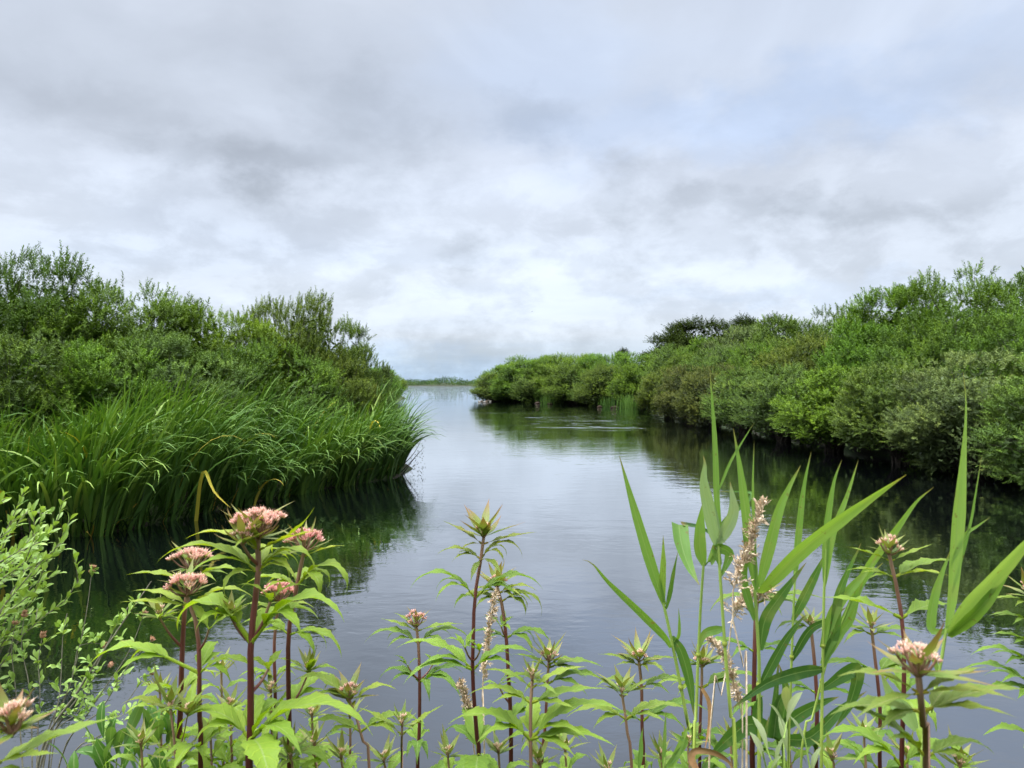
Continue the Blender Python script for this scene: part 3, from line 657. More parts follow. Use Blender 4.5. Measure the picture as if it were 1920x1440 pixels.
wind = np.array([0.85, -0.15])
dirv = wind[None] * np.interp(s[fi], [0, .75, .95], [1.0, .7, .0])[:, None] + outd * (0.25 + 1.1 * edge[:, None]) + g.normal(0, 0.55, (n, 2))
phi = np.arctan2(dirv[:, 1], dirv[:, 0])
th0 = np.abs(g.normal(0.10, 0.10, n)) + 0.18 * edge * g.uniform(.3, 1.3, n)
kap = np.clip(g.gamma(3.2, 0.62, n), 0.3, 2.8) * np.interp(s[fi], [0, .35, .6, 1], [.72, .72, 1.0, .75])
L = g.uniform(1.05, 1.95, n) * big[fi] * (1 - 0.10 * edge) * np.interp(s[fi], [0, .55, .72, .86, .93, 1], [1, 1.04, 1.08, .92, .72, .62])
tone = np.clip(g.normal(0.5, 0.17, n) + 0.1 * np.sin(fb[fi, 0] * 3), 0.02, 0.93); tone[g.random(n) < 0.006] = 0.975
mb = MB(); blades(mb, base, phi, th0, kap, L, g.uniform(0.042, 0.066, n), tone, S=10, pw=2.1, g=g)
# short, dull and drooping blades low at the waterline, base shade painted into their tone
n = 1500; s2 = g.uniform(0, 1, n); p2 = along(s2); tg = norm(along(np.minimum(s2 + .01, 1)) - along(np.maximum(s2 - .01, 0))); outd = np.stack([tg[:, 1], -tg[:, 0]], 1)
base = np.concatenate([p2 + outd * g.uniform(-0.30, 0.05, n)[:, None], np.full((n, 1), -0.03)], 1)
dv = outd + g.normal(0, 0.6, (n, 2)); tone = np.clip(g.normal(0.1, 0.18, n), 0, 0.95); tone[g.random(n) < 0.05] = g.uniform(0.96, 1.0)
blades(mb, base, np.arctan2(dv[:, 1], dv[:, 0]), g.uniform(0.3, 0.9, n), g.uniform(0.4, 1.3, n), g.uniform(0.25, 0.75, n), g.uniform(0.014, 0.030, n), tone, S=7, g=g)
tag(mb.obj('iris_bed', M_IRIS), 'dense bed of tall green iris blades arching over the water', 'irises', kind='stuff')
def lone_blade(name, label, pts, w, tone, matr=None):
    mb = MB(); c = spline(pts, 14); T = tangents(c); sd_ = norm(np.cross(T, np.array([0, -1, 0.25]))); nr = np.cross(sd_, T)
    sp = np.linspace(0, 1, 14); ribbon(mb, c, sd_, nr, w * np.clip(1.02 - sp ** 3, .05, 1), 0.25, 3, tone=tone)
    return tag(mb.obj(name, matr or M_IRIS), label, 'leaf')
lone_blade('iris_leaf', 'yellowing iris blade kinked down towards the water', [P(368, 978, 10.9), P(376, 905, 10.8), P(385, 884, 10.7), P(402, 922, 10.5), P(432, 952, 10.4)], 0.055, 0.972)
# reeds standing at the pointed end of the bed
g = np.random.default_rng(33); mb = MB(); n = 90
rb = np.stack([g.uniform(-4.6, -2.9, n), g.uniform(18.3, 22, n), np.full(n, 0.05)], 1)
blades(mb, rb, g.uniform(0, 6.28, n), np.abs(g.normal(0, 0.06, n)), g.uniform(0, .2, n), g.uniform(1.3, 2.1, n), np.full(n, 0.008), g.uniform(.5, .9, n), S=5, g=g)
m = n * 6; ri = np.repeat(np.arange(n), 6); hb = rb[ri] + np.stack([np.zeros(m), np.zeros(m), g.uniform(.5, 1.8, m)], 1)
blades(mb, hb, g.normal(0.2, 1.0, m), g.uniform(.25, .7, m), g.uniform(.3, 1.2, m), g.uniform(.25, .5, m), np.full(m, .02), g.uniform(.3, .8, m), S=5, g=g)
tag(mb.obj('reed_stand', M_IRIS), 'thin upright reeds behind the pointed end of the iris bed', 'reeds', kind='stuff')
# bare twigs reaching over the water from the end of the bed
g = np.random.default_rng(34)
o = thing('overhanging_twig', 'dark bare twig with small buds reaching over the water at the iris tip', 'twig', P(752, 905, 16.8)); tw = MB()
for (a, b, c_) in [((765, 905), (785, 870), (797, 846)), ((770, 890), (790, 862), (806, 838)), ((765, 900), (782, 905), (800, 915)), ((760, 860), (785, 815), (815, 786)), ((770, 880), (792, 850), (800, 824))]:
    tube(tw, [P(a[0] - 22, a[1], 16.8), P(b[0] - 16, b[1], 16.6), P(c_[0] - 10, c_[1], 16.4)], [0.012, 0.008, 0.003], 5, n=8)
tw.obj('branch', M_BARK, o); lf = MB(); m = 90
bb = np.stack([g.uniform(-2.3, -1.95, m), g.uniform(16.3, 16.9, m), g.uniform(-.2, .75, m)], 1); bb[:, 2] = np.abs(bb[:, 2]) + .03
add_leaves(lf, bb, norm(g.normal(size=(m, 3))), norm(g.normal(size=(m, 3))), np.full(m, .05), np.full(m, .02), g.uniform(.1, .5, m))
x_ = lf.obj('leaf_sprays', M_WILLOW, o); x_.color = (.05, .06, .03, 1)

# ------------------------------------------------------------------ small things along the other bank
def lump(px, py, Y, r, label, seed):
    g = np.random.default_rng(seed); mb = MB(); na, ne = 16, 8; c = P(px, py, Y); v = []
    for i in range(ne + 1):
        e = -0.25 + i / ne * 1.8
        for j in range(na):
            a = j / na * 2 * pi; k = r * (1 + 0.22 * sin(3 * a + seed) * cos(2 * e) + 0.12 * sin(5 * a + e * 4) + g.normal(0, .04))
            v.append((c[0] + cos(a) * cos(e) * k, c[1] + sin(a) * cos(e) * k, 0.02 + sin(e) * k * 0.5))
    q = [(i * na + j, i * na + (j + 1) % na, (i + 1) * na + (j + 1) % na, (i + 1) * na + j) for i in range(ne) for j in range(na)]
    mb.add(v, q); return tag(mb.obj('peat_mound', M_PEAT), label, 'mound', 'brown mounds at the waterline')
lump(1008, 757, 75.8, 0.30, 'brown earth mound at the waterline, farther of the pair on the point', 1)
lump(1031, 759, 74.2, 0.26, 'brown earth mound just beside the bright green tuft', 2)
lump(1124, 764, 64.6, 0.22, 'small reddish mound under the olive shrub', 3)
lump(1152, 766, 62.0, 0.30, 'brown mound at the foot of the pale grass tuft', 4)
def tuft(px, py, Y, w, h, n, label, t0, seed, lean=.25, wid=.03):
    g = np.random.default_rng(seed); c = P(px, py, Y); mb = MB()
    b = np.stack([c[0] + g.normal(0, w, n), c[1] + g.normal(0, w, n), np.zeros(n)], 1)
    blades(mb, b, g.uniform(0, 6.28, n), np.abs(g.normal(.1, .1, n)), np.abs(g.normal(lean, .35, n)), h * g.uniform(.6, 1.1, n), np.full(n, wid), np.clip(g.normal(t0, .1, n), 0, .95), S=5, g=g)
    return tag(mb.obj('reed_tuft', M_IRIS), label, 'reed tuft', 'reed tufts along the point')
tuft(1030, 757, 74.6, .35, 1.15, 200, 'vivid green reed tuft between two brown mounds', .55, 61)
tuft(1175, 766, 61.5, .5, 1.25, 200, 'pale yellowish grass tuft with upright stems at the bend', .55, 62)
tuft(1140, 763, 65, .4, 1.0, 140, 'dark green reed tuft in a shaded gap at the bend', .35, 63)

# ducks: one continuous lofted body each
def loft(mb, rows, sides=10):
    v, q = [], []
    for (x, z, ry, rz) in rows:
        for j in range(sides):
            a = j / sides * 2 * pi; v.append((x, cos(a) * ry, z + sin(a) * rz))
    for i in range(len(rows) - 1):
        for j in range(sides): q.append((i * sides + j, i * sides + (j + 1) % sides, (i + 1) * sides + (j + 1) % sides, (i + 1) * sides + j))
    v.append((rows[0][0], 0, rows[0][1])); v.append((rows[-1][0], 0, rows[-1][1])); n0 = len(rows) * sides
    tr = [(n0, (j + 1) % sides, j) for j in range(sides)] + [(n0 + 1, (len(rows) - 1) * sides + j, (len(rows) - 1) * sides + (j + 1) % sides) for j in range(sides)]
    mb.add(v, q, tr)
M_DUCKW = simple('pale_plumage', (0.24, 0.22, 0.18), (0.42, 0.39, 0.33), 14); M_DUCKB = simple('brown_plumage', (0.10, 0.07, 0.045), (0.30, 0.23, 0.16), 14); M_BILL = simple('bill', (.35, .2, .04), (.5, .3, .06), 20)
def duck(px, py, rz, m, label, sc=1.0):
    sc *= 0.8
    Y = CAM_Z * F / (py - 720); c = P(px, py, Y)
    o = thing('duck', label, 'duck', (c[0], c[1], 0.0), 'ducks resting by the point')
    mb = MB(); loft(mb, [(-.28, .13, .01, .008), (-.22, .10, .05, .03), (-.12, .07, .10, .075), (0, .06, .12, .09), (.10, .07, .105, .09), (.17, .10, .07, .075), (.19, .16, .04, .05), (.195, .22, .032, .035), (.205, .26, .042, .042), (.24, .265, .038, .036), (.265, .26, .018, .014)])
    b = mb.mesh('body', m); bo = bpy.data.objects.new('body', b); C.objects.link(bo); bo.parent = o
    mb = MB(); loft(mb, [(.262, .258, .017, .012), (.29, .254, .018, .008), (.315, .25, .012, .004)]); bl = bpy.data.objects.new('bill', mb.mesh('bill', M_BILL)); C.objects.link(bl); bl.parent = o
    o.rotation_euler = (0, 0, rz); o.scale = (sc,) * 3
duck(899, 754.0, 2.9, M_DUCKW, 'pale duck leading the resting group at the tip of the point')
duck(903, 752.6, 0.3, M_DUCKB, 'brown duck behind the two pale ones at the point')
duck(908, 754.6, 3.3, M_DUCKW, 'pale duck floating in the middle of the resting group', 1.1)
duck(912, 753.4, 0.2, M_DUCKB, 'brown duck beside the middle pale one')
duck(919, 753.2, 3.0, M_DUCKW, 'pale duck apart from the group, close under the shrubs', 0.9)
# a bird far up over the lake
bc = P(997, 584.5, 150.0); o = thing('bird', 'tiny dark bird flying high above the open water', 'bird', bc)
mb = MB(); loft(mb, [(-.16, 0, .02, .01), (-.08, 0, .04, .035), (.02, 0, .05, .045), (.10, .01, .035, .035), (.15, .015, .02, .02), (.19, .01, .004, .004)])
for sgn in (-1, 1):
    pts = [(0, 0, .02), (.02, .16 * sgn, .09), (-.03, .36 * sgn, .10), (-.10, .5 * sgn, .05)]; c_ = spline(pts, 8); T = tangents(c_); sd_ = norm(np.cross(T, [0, 0, 1])); ribbon(mb, c_, sd_, np.cross(sd_, T), .13 * np.linspace(1, .2, 8), .05, 3)
bo = bpy.data.objects.new('body', mb.mesh('body', M_DUCKB)); C.objects.link(bo); bo.parent = o; o.rotation_euler = (0, 0, 1.2)

# ------------------------------------------------------------------ hemp-agrimony in front
ZG = 0.42
def arc(base, az, L, e0, droop, n, g, sway=0.0):
    """centre line of a leaf: azimuth az (0 = to +X, 90 = away), first elevation e0, bending down by droop degrees"""
    s = np.linspace(0, 1, n); e = np.radians(e0 - droop * s ** 1.35); a = np.radians(az + sway * s * s)
    st = L / (n - 1)
    dxy = np.stack([np.cos(e) * np.cos(a), np.cos(e) * np.sin(a), np.sin(e)], 1) * st
    return np.asarray(base) + np.concatenate([np.zeros((1, 3)), np.cumsum(dxy, 0)[:-1]])
def leaflet(mb, base, az, L, e0, droop, w, g, n=23, tone=.6, serr=.17, sway=0, fold=.42, roll=0.0, und=.17):
    c = arc(base, az, L, e0, droop, n, g, sway); T = tangents(c)
    h = np.radians(az + 90 + sway * np.linspace(0, 1, n) ** 2); side = np.stack([np.cos(h), np.sin(h), np.zeros(n)], 1)
    side = norm(side - T * np.sum(T * side, 1, keepdims=True)); nr = np.cross(T, side); nr = -nr if nr[0, 2] < 0 else nr
    if roll: side = rot_about(side, T, np.radians(roll) * np.linspace(.6, 1, n)); nr = np.cross(T, side); 
    s = np.linspace(0, 1, n)
    prof = np.interp(s, [0, .06, .2, .36, .52, .72, .86, 1], [.12, .22, .74, 1, .88, .46, .17, .015])
    prof = prof * (1 - serr * (np.arange(n) % 2) * np.interp(s, [0, .15, .3, .9, 1], [0, 0, 1, 1, 0]))
    ribbon(mb, c, side, nr, w * prof, fold, 5, und, g.uniform(0, 6), tone, curl=.12)
def leaf(parent, base, az, L, e0, droop, w, g, tri=True, tone=.6, pet=.10, name='leaf', matr=None, sway=0):
    mb = MB(); base = np.asarray(base, float)
    a = np.radians(az); e = np.radians(e0)
    tip = base + L * pet * np.array([cos(a) * cos(e), sin(a) * cos(e), sin(e)])
    tube(mb, [base, tip], [w * .09, w * .07], 5, tone=.85, n=3)
    Lb = L * (1 - pet)
    leaflet(mb, tip, az, Lb, e0, droop, w, g, tone=np.clip(tone + g.normal(0, .05), 0, 1), sway=sway)
    if tri:
        for sg in (-1, 1):
            leaflet(mb, tip - .1 * (tip - base), az + sg * g.uniform(24, 40), Lb * g.uniform(.58, .74), e0 - g.uniform(0, 8), droop * g.uniform(.9, 1.15), w * .7, g, tone=np.clip(tone + g.normal(0, .07), 0, 1), sway=-sg * 10, n=19)
    lo = mb.obj(name, matr or M_AGRI, parent); lo.color = (0, 0, 0, 1); return lo
def bud_cluster(mb, p, ax, n, r, L, g, t0):
    ax = norm(np.asarray(ax, float)); A = norm(np.cross(ax, [.3, .9, .2])); B = np.cross(ax, A)
    for i in range(n):
        rr = r * math.sqrt((i + .5) / n); a = i * 2.4 + g.uniform(-.4, .4)
        off = A * cos(a) * rr + B * sin(a) * rr; d_ = norm(ax + off / r * .55 + g.normal(0, .12, 3))
        ll = L * g.uniform(.75, 1.2); b0 = p + off * .8 - ax * .15 * L
        ring = [(0, .45), (.4, 1), (.75, .95), (.93, .6), (1, .12)]; U = norm(np.cross(d_, [.2, .3, .9])); V = np.cross(d_, U); rb = ll * .15; sides = 5; v = []
        for (f, k) in ring:
            for j in range(sides): v.append(b0 + d_ * ll * f + (U * cos(j * 1.2566) + V * sin(j * 1.2566)) * rb * k)
        q = [(x * sides + j, x * sides + (j + 1) % sides, (x + 1) * sides + (j + 1) % sides, (x + 1) * sides + j) for x in range(len(ring) - 1) for j in range(sides)]
        tn = float(np.clip(t0 + g.normal(0, .22), 0, 1))
        mb.add(v, q, uv=[(0, f) for f, k in ring for j in range(sides)], tone=tn)
        for h_ in range(2):
            e_ = b0 + d_ * ll * .9; tip = e_ + norm(d_ + g.normal(0, .45, 3)) * ll * g.uniform(.35, .7); sd2 = U * ll * .035
            mb.add([e_ - sd2, e_ + sd2, tip], None, [(0, 1, 2)], uv=[(0, .8)] * 3, tone=max(0.0, tn - .3))
def flower_head(parent, base, R, h, ncl, nb, g, t0=.5, budL=.0062, bracts=8, bl=.05, red=.6, lean=(0, 0), brx=1.0, belev=0):
    base = np.asarray(base, float); st = MB(); bu = MB()
    ax0 = norm(np.array([lean[0], lean[1], 1.0]))
    for i in range(ncl):
        rr = R * math.sqrt((i + .35) / ncl); a = i * 2.4 + g.uniform(-.25, .25)
        top = base + ax0 * h * (1 - .32 * (rr / R) ** 2) + np.array([cos(a), sin(a), 0]) * rr + np.array([0, 0, g.normal(0, .0018)])
        mid = base * .45 + top * .55 - np.array([0, 0, h * .16]) * (rr / R)
        tube(st, [base, mid, top], [.0016, .0011, .0009], 5, tone=.9, n=5)
        bud_cluster(bu, top, norm(ax0 + np.array([cos(a), sin(a), 0]) * (rr / R) * .6), nb, R / math.sqrt(ncl) * .78, budL, g, t0)
    fh = bu.obj('flower_head', M_BUD, parent); st.obj('flower_stalk', M_STEM, fh)
    bm = MB()
    for i in range(bracts):
        a = i * 360 / bracts + g.uniform(-18, 18); lo = i % 2
        bb = base + ax0 * h * (.05 + .35 * lo)
        leaflet(bm, bb, a, bl * g.uniform(.7, 1.15), g.uniform(30, 62) - 22 * (1 - lo) + belev, g.uniform(-35, 30), bl * .20 * brx, g, n=13, tone=g.uniform(.2, .8), serr=.0, fold=.35, und=.05)
    b = bm.obj('bract_ring', M_BRACT, fh); b.color = (red, red, red, 1)
    return fh
NAG = [0]
def agrimony(label, stem, Y, wpx, nodes=None, *rest, **kws):
    return agrimony_(label, stem, Y, wpx, nodes, *rest, **kws)
def agrimony_(label, stem, Y, wpx, nodes=None, head=None, seed=0, side=(), tone=.55, lf=.11, az0=0, gap=.085, stem_tone=(0, 1), blush=.35, auto_from=None, dY=0.0, lw=.26):
    g = np.random.default_rng(1000 + seed)
    pts = np.array([P(x, y, Y + dY * i / max(1, len(stem) - 1)) for i, (x, y) in enumerate(stem)])
    foot = pts[0] + norm(pts[0] - pts[1]) * 0.0; foot = np.array([pts[0][0] + g.normal(0, .02), pts[0][1] + g.normal(0, .02), ZG - .03])
    o = thing('hemp_agrimony', label, 'wildflower', (foot[0], foot[1], ZG), 'hemp-agrimony plants at the water edge')
    full = np.vstack([[foot], [foot * .45 + pts[0] * .55], pts]); r = wpx / F * Y / 2
    mb = MB(); n = 40; c = spline(full, n); zt = c[-1][2]; hh = np.clip((c[:, 2] - (zt - .30)) / .30, 0, 1)
    tube(mb, c, [r * 1.15, r * 1.05, r, r * .85, r * .6], 9, tone=np.repeat(stem_tone[0] + (stem_tone[1] - stem_tone[0]) * hh, 9))
    def at(py):
        z = CAM_Z - (py - 720) / F * Y; i = int(np.argmin(abs(c[:, 2] - z)))
        j = min(max(i, 1), n - 2)
        u = np.interp(z, c[:, 2], np.arange(n)); k = int(min(max(u, 0), n - 2)); f = u - k; return c[k] * (1 - f) + c[k + 1] * f
    for (py, lv) in (nodes or []):
        b = at(py)
        for spec in lv:
            az, L, e0, dr = spec[:4]; kw = spec[4] if len(spec) > 4 else {}
            lo_ = leaf(o, b, az + g.uniform(-10, 10), L * g.uniform(1.02, 1.16), e0 + (8 if dr > 45 else 0), dr * (1.35 if dr > 45 else 1.15), kw.pop('w', L * lw), g, tone=np.clip(tone + g.normal(0, .08), 0, 1), **kw)
            lo_.color = (blush * max(0.0, 1 - (zt - b[2]) / .10), 0, 0, 1)
    # remaining nodes down the stem, crosswise pairs
    zs = auto_from; z = (CAM_Z - (zs - 720) / F * Y) if zs else (at(nodes[-1][0])[2] - gap * 1.2 if nodes else zt - .03); az = az0; i = 0
    ztop = z
    while z > ZG + .25:
        b = np.array([np.interp(z, c[:, 2], c[:, q]) for q in range(3)]); f = min(1, .45 + (zt - z) * 2.2)
        for sgn in (0, 180):
            L = lf * f * g.uniform(.85, 1.15); leaf(o, b, az + sgn + g.uniform(-15, 15), L, g.uniform(22, 52), g.uniform(75, 135), L * lw, g, tone=np.clip(tone + .22 * (1 - min(1, (zt - z) * 3)) - .08 + g.normal(0, .07), 0, 1), tri=f > .6)
        az += 90 + g.uniform(-14, 14); z -= gap * (f if f < 1 else 1 + .1 * i) * g.uniform(.9, 1.15); i += 1
    for (py, (tx, ty), nlv, sL, hd) in side:          # side shoots: start height, tip pixel, leaves, leaf length, head spec
        b = at(py); tp = P(tx, ty, Y + g.uniform(-.03, .02)); md = b * .5 + tp * .5 + np.array([(tp - b)[0] * .06, 0, -.002])
        tube(mb, [b, md, tp], [r * .42, r * .34, r * .3], 7, tone=np.repeat(np.linspace(.62, 1, 8), 7), n=8)
        for i in range(nlv):
            leaf(o, tp, g.uniform(0, 360) if nlv > 2 else (20 + 180 * i + g.uniform(-25, 25)), sL * g.uniform(.8, 1.2), g.uniform(20, 60), g.uniform(20, 80), sL * .28, g, tri=False, tone=np.clip(tone + .15, 0, 1), name='leaf')
        if hd: flower_head(o, tp, g=g, **hd)
    mb.obj('stem', M_STEM, o)
    if head: flower_head(o, c[-1], g=g, **head)
    return o
BIG = dict(R=.031, h=.034, ncl=24, nb=20, t0=.42, bracts=13, bl=.052, red=.45, belev=-14)
MID = dict(R=.021, h=.026, ncl=14, nb=17, t0=.38, bracts=11, bl=.044, red=.45, belev=-10)
SML = dict(R=.010, h=.017, ncl=6, nb=12, t0=.3, bracts=12, bl=.050, red=.75, budL=.005)
TNY = dict(R=.006, h=.013, ncl=3, nb=9, t0=.12, bracts=11, bl=.040, red=.4, budL=.0045)
def up(d_, **k): e = dict(d_); e.update(k); return e
# the tallest plant with the broad pink head
agrimony('tallest hemp-agrimony with thick maroon stem and broad pink flower head', [(467, 1445), (469, 1386), (470, 1300), (470, 1207), (478, 1130), (484, 1075), (486, 1035), (483, 1012)], .95, 17,
  [(1032, [(-8, .088, 22, -34, dict(tri=False, w=.018)), (-14, .095, 24, 12, dict(tri=False, w=.022)), (176, .095, 26, 52, dict(tri=False, w=.020)), (250, .06, 35, 60, dict(tri=False))]),
   (1072, [(-4, .100, 42, 118, dict(w=.026)), (-30, .07, 25, 80, dict(tri=False)), (184, .125, 30, 66, dict(w=.026)), (228, .062, 10, 110, dict(tri=False, w=.018)), (95, .08, 30, 70)]),
   (1205, [(-6, .145, 44, 92, dict(w=.044, pet=.2)), (188, .135, 48, 120, dict(w=.042, pet=.22)), (75, .09, 40, 80)]),
   (1386, [(-8, .165, 34, 78, dict(w=.042)), (186, .12, 40, 100, dict(w=.036)), (-58, .125, 12, 62, dict(w=.046, tri=False)), (110, .1, 35, 80), (-20, .07, 60, 20, dict(tri=False))])],
  BIG, 1, tone=.72, lf=.13, side=[(1207, (432, 1155), 4, .035, TNY), (1205, (507, 1128), 3, .045, None), (1060, (455, 1022), 3, .03, up(SML, R=.012)), (1300, (503, 1255), 3, .045, None)])
agrimony('pink-headed hemp-agrimony crossing behind the tallest one, head at upper side', [(335, 1445), (338, 1340), (341, 1240), (345, 1160), (353, 1095), (357, 1068)], 1.08, 13,
  [(1092, [(178, .085, 20, 30, dict(tri=False)), (-5, .09, 25, 50)]), (1175, [(190, .05, 35, 70), (10, .05, 30, 60)])], up(MID, R=.026), 2, tone=.7, lf=.10, az0=60, side=[(1215, (300, 1160), 3, .04, TNY)])
agrimony('hemp-agrimony with a rounded pink head and a long leaf drooping to the twigs', [(376, 1445), (374, 1340), (373, 1215), (366, 1160), (357, 1128), (350, 1118)], 1.0, 12,
  [(1136, [(180, .085, 8, 12, dict(w=.022, tri=False)), (0, .08, 28, 60), (170, .08, 22, 28, dict(tri=False))]), (1262, [(192, .155, 20, 68, dict(w=.032, pet=.3)), (8, .085, 30, 90), (100, .08, 30, 60)])], up(MID, R=.024, t0=.45), 3, tone=.7, lf=.10, az0=80, side=[(1220, (392, 1180), 3, .05, None)])
agrimony('hemp-agrimony with pink head and one curled leaf hanging over open water', [(543, 1445), (541, 1300), (541, 1190), (552, 1125), (563, 1065), (570, 1035)], 1.05, 12,
  [(1045, [(0, .06, 25, 20, dict(tri=False)), (180, .06, 25, 40, dict(tri=False))]), (1098, [(-2, .105, 40, 128, dict(w=.030, pet=.15)), (182, .08, 20, 60), (80, .07, 20, 60)]), (1190, [(-15, .085, 10, 80), (175, .08, 25, 60)])], up(MID, R=.024, t0=.65), 4, tone=.68, lf=.10, az0=60, side=[(1330, (578, 1262), 4, .05, TNY)])
agrimony('hemp-agrimony with a deep pink head tucked between two stems', [(517, 1445), (516, 1300), (514, 1215), (519, 1150), (524, 1128)], 1.18, 9, [(1150, [(0, .06, 30, 60), (180, .06, 30, 60)])], up(MID, R=.022, t0=.7), 5, tone=.6, lf=.09, az0=30)
agrimony('low hemp-agrimony with two reddish buds in front of the maroon stems', [(330, 1470), (326, 1390), (322, 1345), (320, 1328)], .98, 7, [(1340, [(175, .075, 25, 55, dict(tri=False)), (10, .06, 35, 60, dict(tri=False))])], up(TNY, bl=.045), 6, tone=.68, lf=.075, az0=45, stem_tone=(.6, 1), side=[(1420, (352, 1340), 4, .045, TNY)])
agrimony('small hemp-agrimony with one cream-pink bud cluster beside the tallest plant', [(694, 1470), (683, 1400), (668, 1345), (655, 1312)], 1.02, 8, [(1322, [(5, .07, 40, 70, dict(tri=False)), (178, .10, 42, 75)]), (1372, [(0, .09, 25, 70), (182, .08, 20, 60)])], up(SML, R=.012, t0=.3), 7, tone=.62, lf=.10, stem_tone=(.55, 1), az0=70)
agrimony('hemp-agrimony stub with dark stem behind the cream-pink cluster', [(655, 1470), (657, 1400), (656, 1345)], 1.2, 7, None, TNY, 8, tone=.42, lf=.095, az0=20)
agrimony('slender hemp-agrimony with open pinkish cup, first stem over open water', [(783, 1450), (786, 1380), (787, 1290), (785, 1215), (781, 1175)], 1.22, 9,
  [(1183, [(176, .062, 18, 10, dict(tri=False)), (4, .075, 14, 16, dict(tri=False)), (150, .05, 40, 30, dict(tri=False))]), (1206, [(184, .095, 28, 72, dict(w=.022)), (-2, .09, 30, 78, dict(w=.022))]), (1279, [(178, .075, 34, 92, dict(w=.020)), (4, .1, 30, 66), (-30, .09, 25, 80)])], up(SML, R=.016, h=.02, ncl=8, t0=.55, bl=.03), 9, tone=.42, lf=.11, az0=95, lw=.24, side=[(1275, (765, 1250), 3, .03, None), (1275, (812, 1245), 3, .025, None)])
agrimony('tall straight hemp-agrimony with reddish star-shaped leafy top in mid-water', [(897, 1450), (894, 1380), (888, 1300), (886, 1250), (888, 1180), (890, 1122), (900, 1060), (905, 1020), (907, 1008)], 1.05, 10,
  [(1020, [(0, .068, 14, 8, dict(tri=False)), (172, .065, 32, 8, dict(tri=False)), (200, .035, 0, 60, dict(tri=False))]), (1048, [(184, .068, 24, 60, dict(w=.018)), (-4, .078, 44, 110, dict(w=.018)), (-45, .05, 0, 50, dict(tri=False)), (250, .04, -20, 40, dict(tri=False))]),
   (1121, [(182, .105, 42, 90, dict(w=.022, pet=.12)), (-6, .105, 34, 78, dict(w=.026, pet=.12)), (215, .04, 20, 80, dict(tri=False))]), (1256, [(180, .115, 32, 60, dict(w=.026)), (200, .10, 20, 62, dict(tri=False)), (0, .095, 35, 66, dict(w=.026))])], up(SML, bl=.058, red=.95), 10, blush=.8, tone=.46, lf=.12, az0=95, gap=.10, side=[(1240, (872, 1215), 4, .03, None), (1240, (900, 1220), 4, .03, None)])
agrimony('hemp-agrimony with pink-tipped rosette just behind the tall straight one', [(958, 1450), (957, 1330), (953, 1260), (950, 1205), (944, 1150), (936, 1110), (932, 1100)], 1.28, 10,
  [(1112, [(0, .07, 22, 55), (180, .06, 20, 70), (-30, .06, 10, 60)]), (1128, [(-4, .09, 24, 110, dict(w=.022)), (184, .085, 20, 70)]), (1196, [(-2, .095, 20, 88, dict(w=.026)), (180, .07, 22, 60)])], up(SML, R=.014, h=.018, bl=.055, red=.7, t0=.6), 11, blush=.6, tone=.40, lf=.11, az0=30, gap=.12, side=[(1195, (940, 1175), 4, .04, None), (1320, (935, 1285), 3, .04, None)])
agrimony('hemp-agrimony with round peach bud head at the edge of the middle group', [(1016, 1450), (1021, 1380), (1026, 1290), (1028, 1250), (1029, 1240)], 1.24, 8,
  [(1252, [(0, .085, 20, 45), (180, .06, 35, 30), (-30, .06, 40, 50)]), (1282, [(-4, .10, 22, 56), (185, .08, 20, 60)])], up(SML, R=.012, t0=.25, red=.6), 12, tone=.48, lf=.10, az0=0)
agrimony('pale-stemmed hemp-agrimony with yellowish bud and long serrated leaves', [(996, 1450), (995, 1400), (995, 1330), (997, 1285), (998, 1276)], 1.0, 10,
  [(1290, [(5, .075, 30, 30, dict(tri=False)), (175, .065, 35, 40, dict(tri=False)), (-60, .05, 20, 50, dict(tri=False))]), (1318, [(178, .085, 24, 50), (2, .1, 20, 20, dict(w=.026))]), (1386, [(6, .135, 38, 64, dict(w=.034)), (-14, .115, 22, 42, dict(w=.028)), (180, .12, 34, 62, dict(w=.034)), (90, .09, 30, 60)])], up(TNY, R=.009, bl=.03, ncl=4, t0=.05), 13, tone=.55, lf=.12, stem_tone=(.7, 1.0), az0=80)
agrimony('young hemp-agrimony with a closed yellow-green bud near the water stems', [(753, 1470), (753, 1400), (754, 1362)], .98, 7, [(1378, [(172, .06, 40, 20, dict(tri=False)), (5, .06, 38, 10, dict(tri=False))])], up(TNY, bl=.03, red=.2), 14, tone=.66, lf=.075, stem_tone=(.7, 1), az0=10)
agrimony('hemp-agrimony with tiered leaf whorls left of the reeds, reddish tip', [(1206, 1450), (1204, 1370), (1203, 1290), (1198, 1240)], 1.34, 9, [(1248, [(175, .075, 25, 25), (0, .07, 22, 40), (-60, .06, 20, 50)]), (1290, [(180, .09, 22, 60), (2, .09, 22, 60)]), (1352, [(0, .12, 28, 60), (182, .08, 22, 50)])], up(SML, R=.012, bl=.062, red=.8), 15, blush=.6, tone=.40, lf=.115, az0=90)
agrimony('short hemp-agrimony in front of the tiered one, pale pink tip', [(1184, 1460), (1178, 1390), (1171, 1330), (1166, 1300)], 1.08, 8, [(1308, [(178, .055, 45, 30, dict(tri=False)), (0, .05, 40, 20, dict(tri=False))]), (1348, [(182, .085, 22, 52), (0, .095, 24, 46)])], up(TNY, bl=.048, red=.5), 16, blush=.5, tone=.52, lf=.11, az0=60, stem_tone=(.55, 1))
agrimony('dark-stemmed hemp-agrimony standing behind the reed blades', [(1411, 1450), (1413, 1340), (1415, 1220), (1417, 1150), (1420, 1120)], 1.3, 12, [(1130, [(180, .09, 18, 70), (0, .11, 20, 42), (-30, .09, 20, 60)]), (1222, [(182, .1, 20, 50), (0, .08, 20, 60)])], up(SML, R=.014, t0=.3), 17, tone=.22, lf=.12, az0=60)
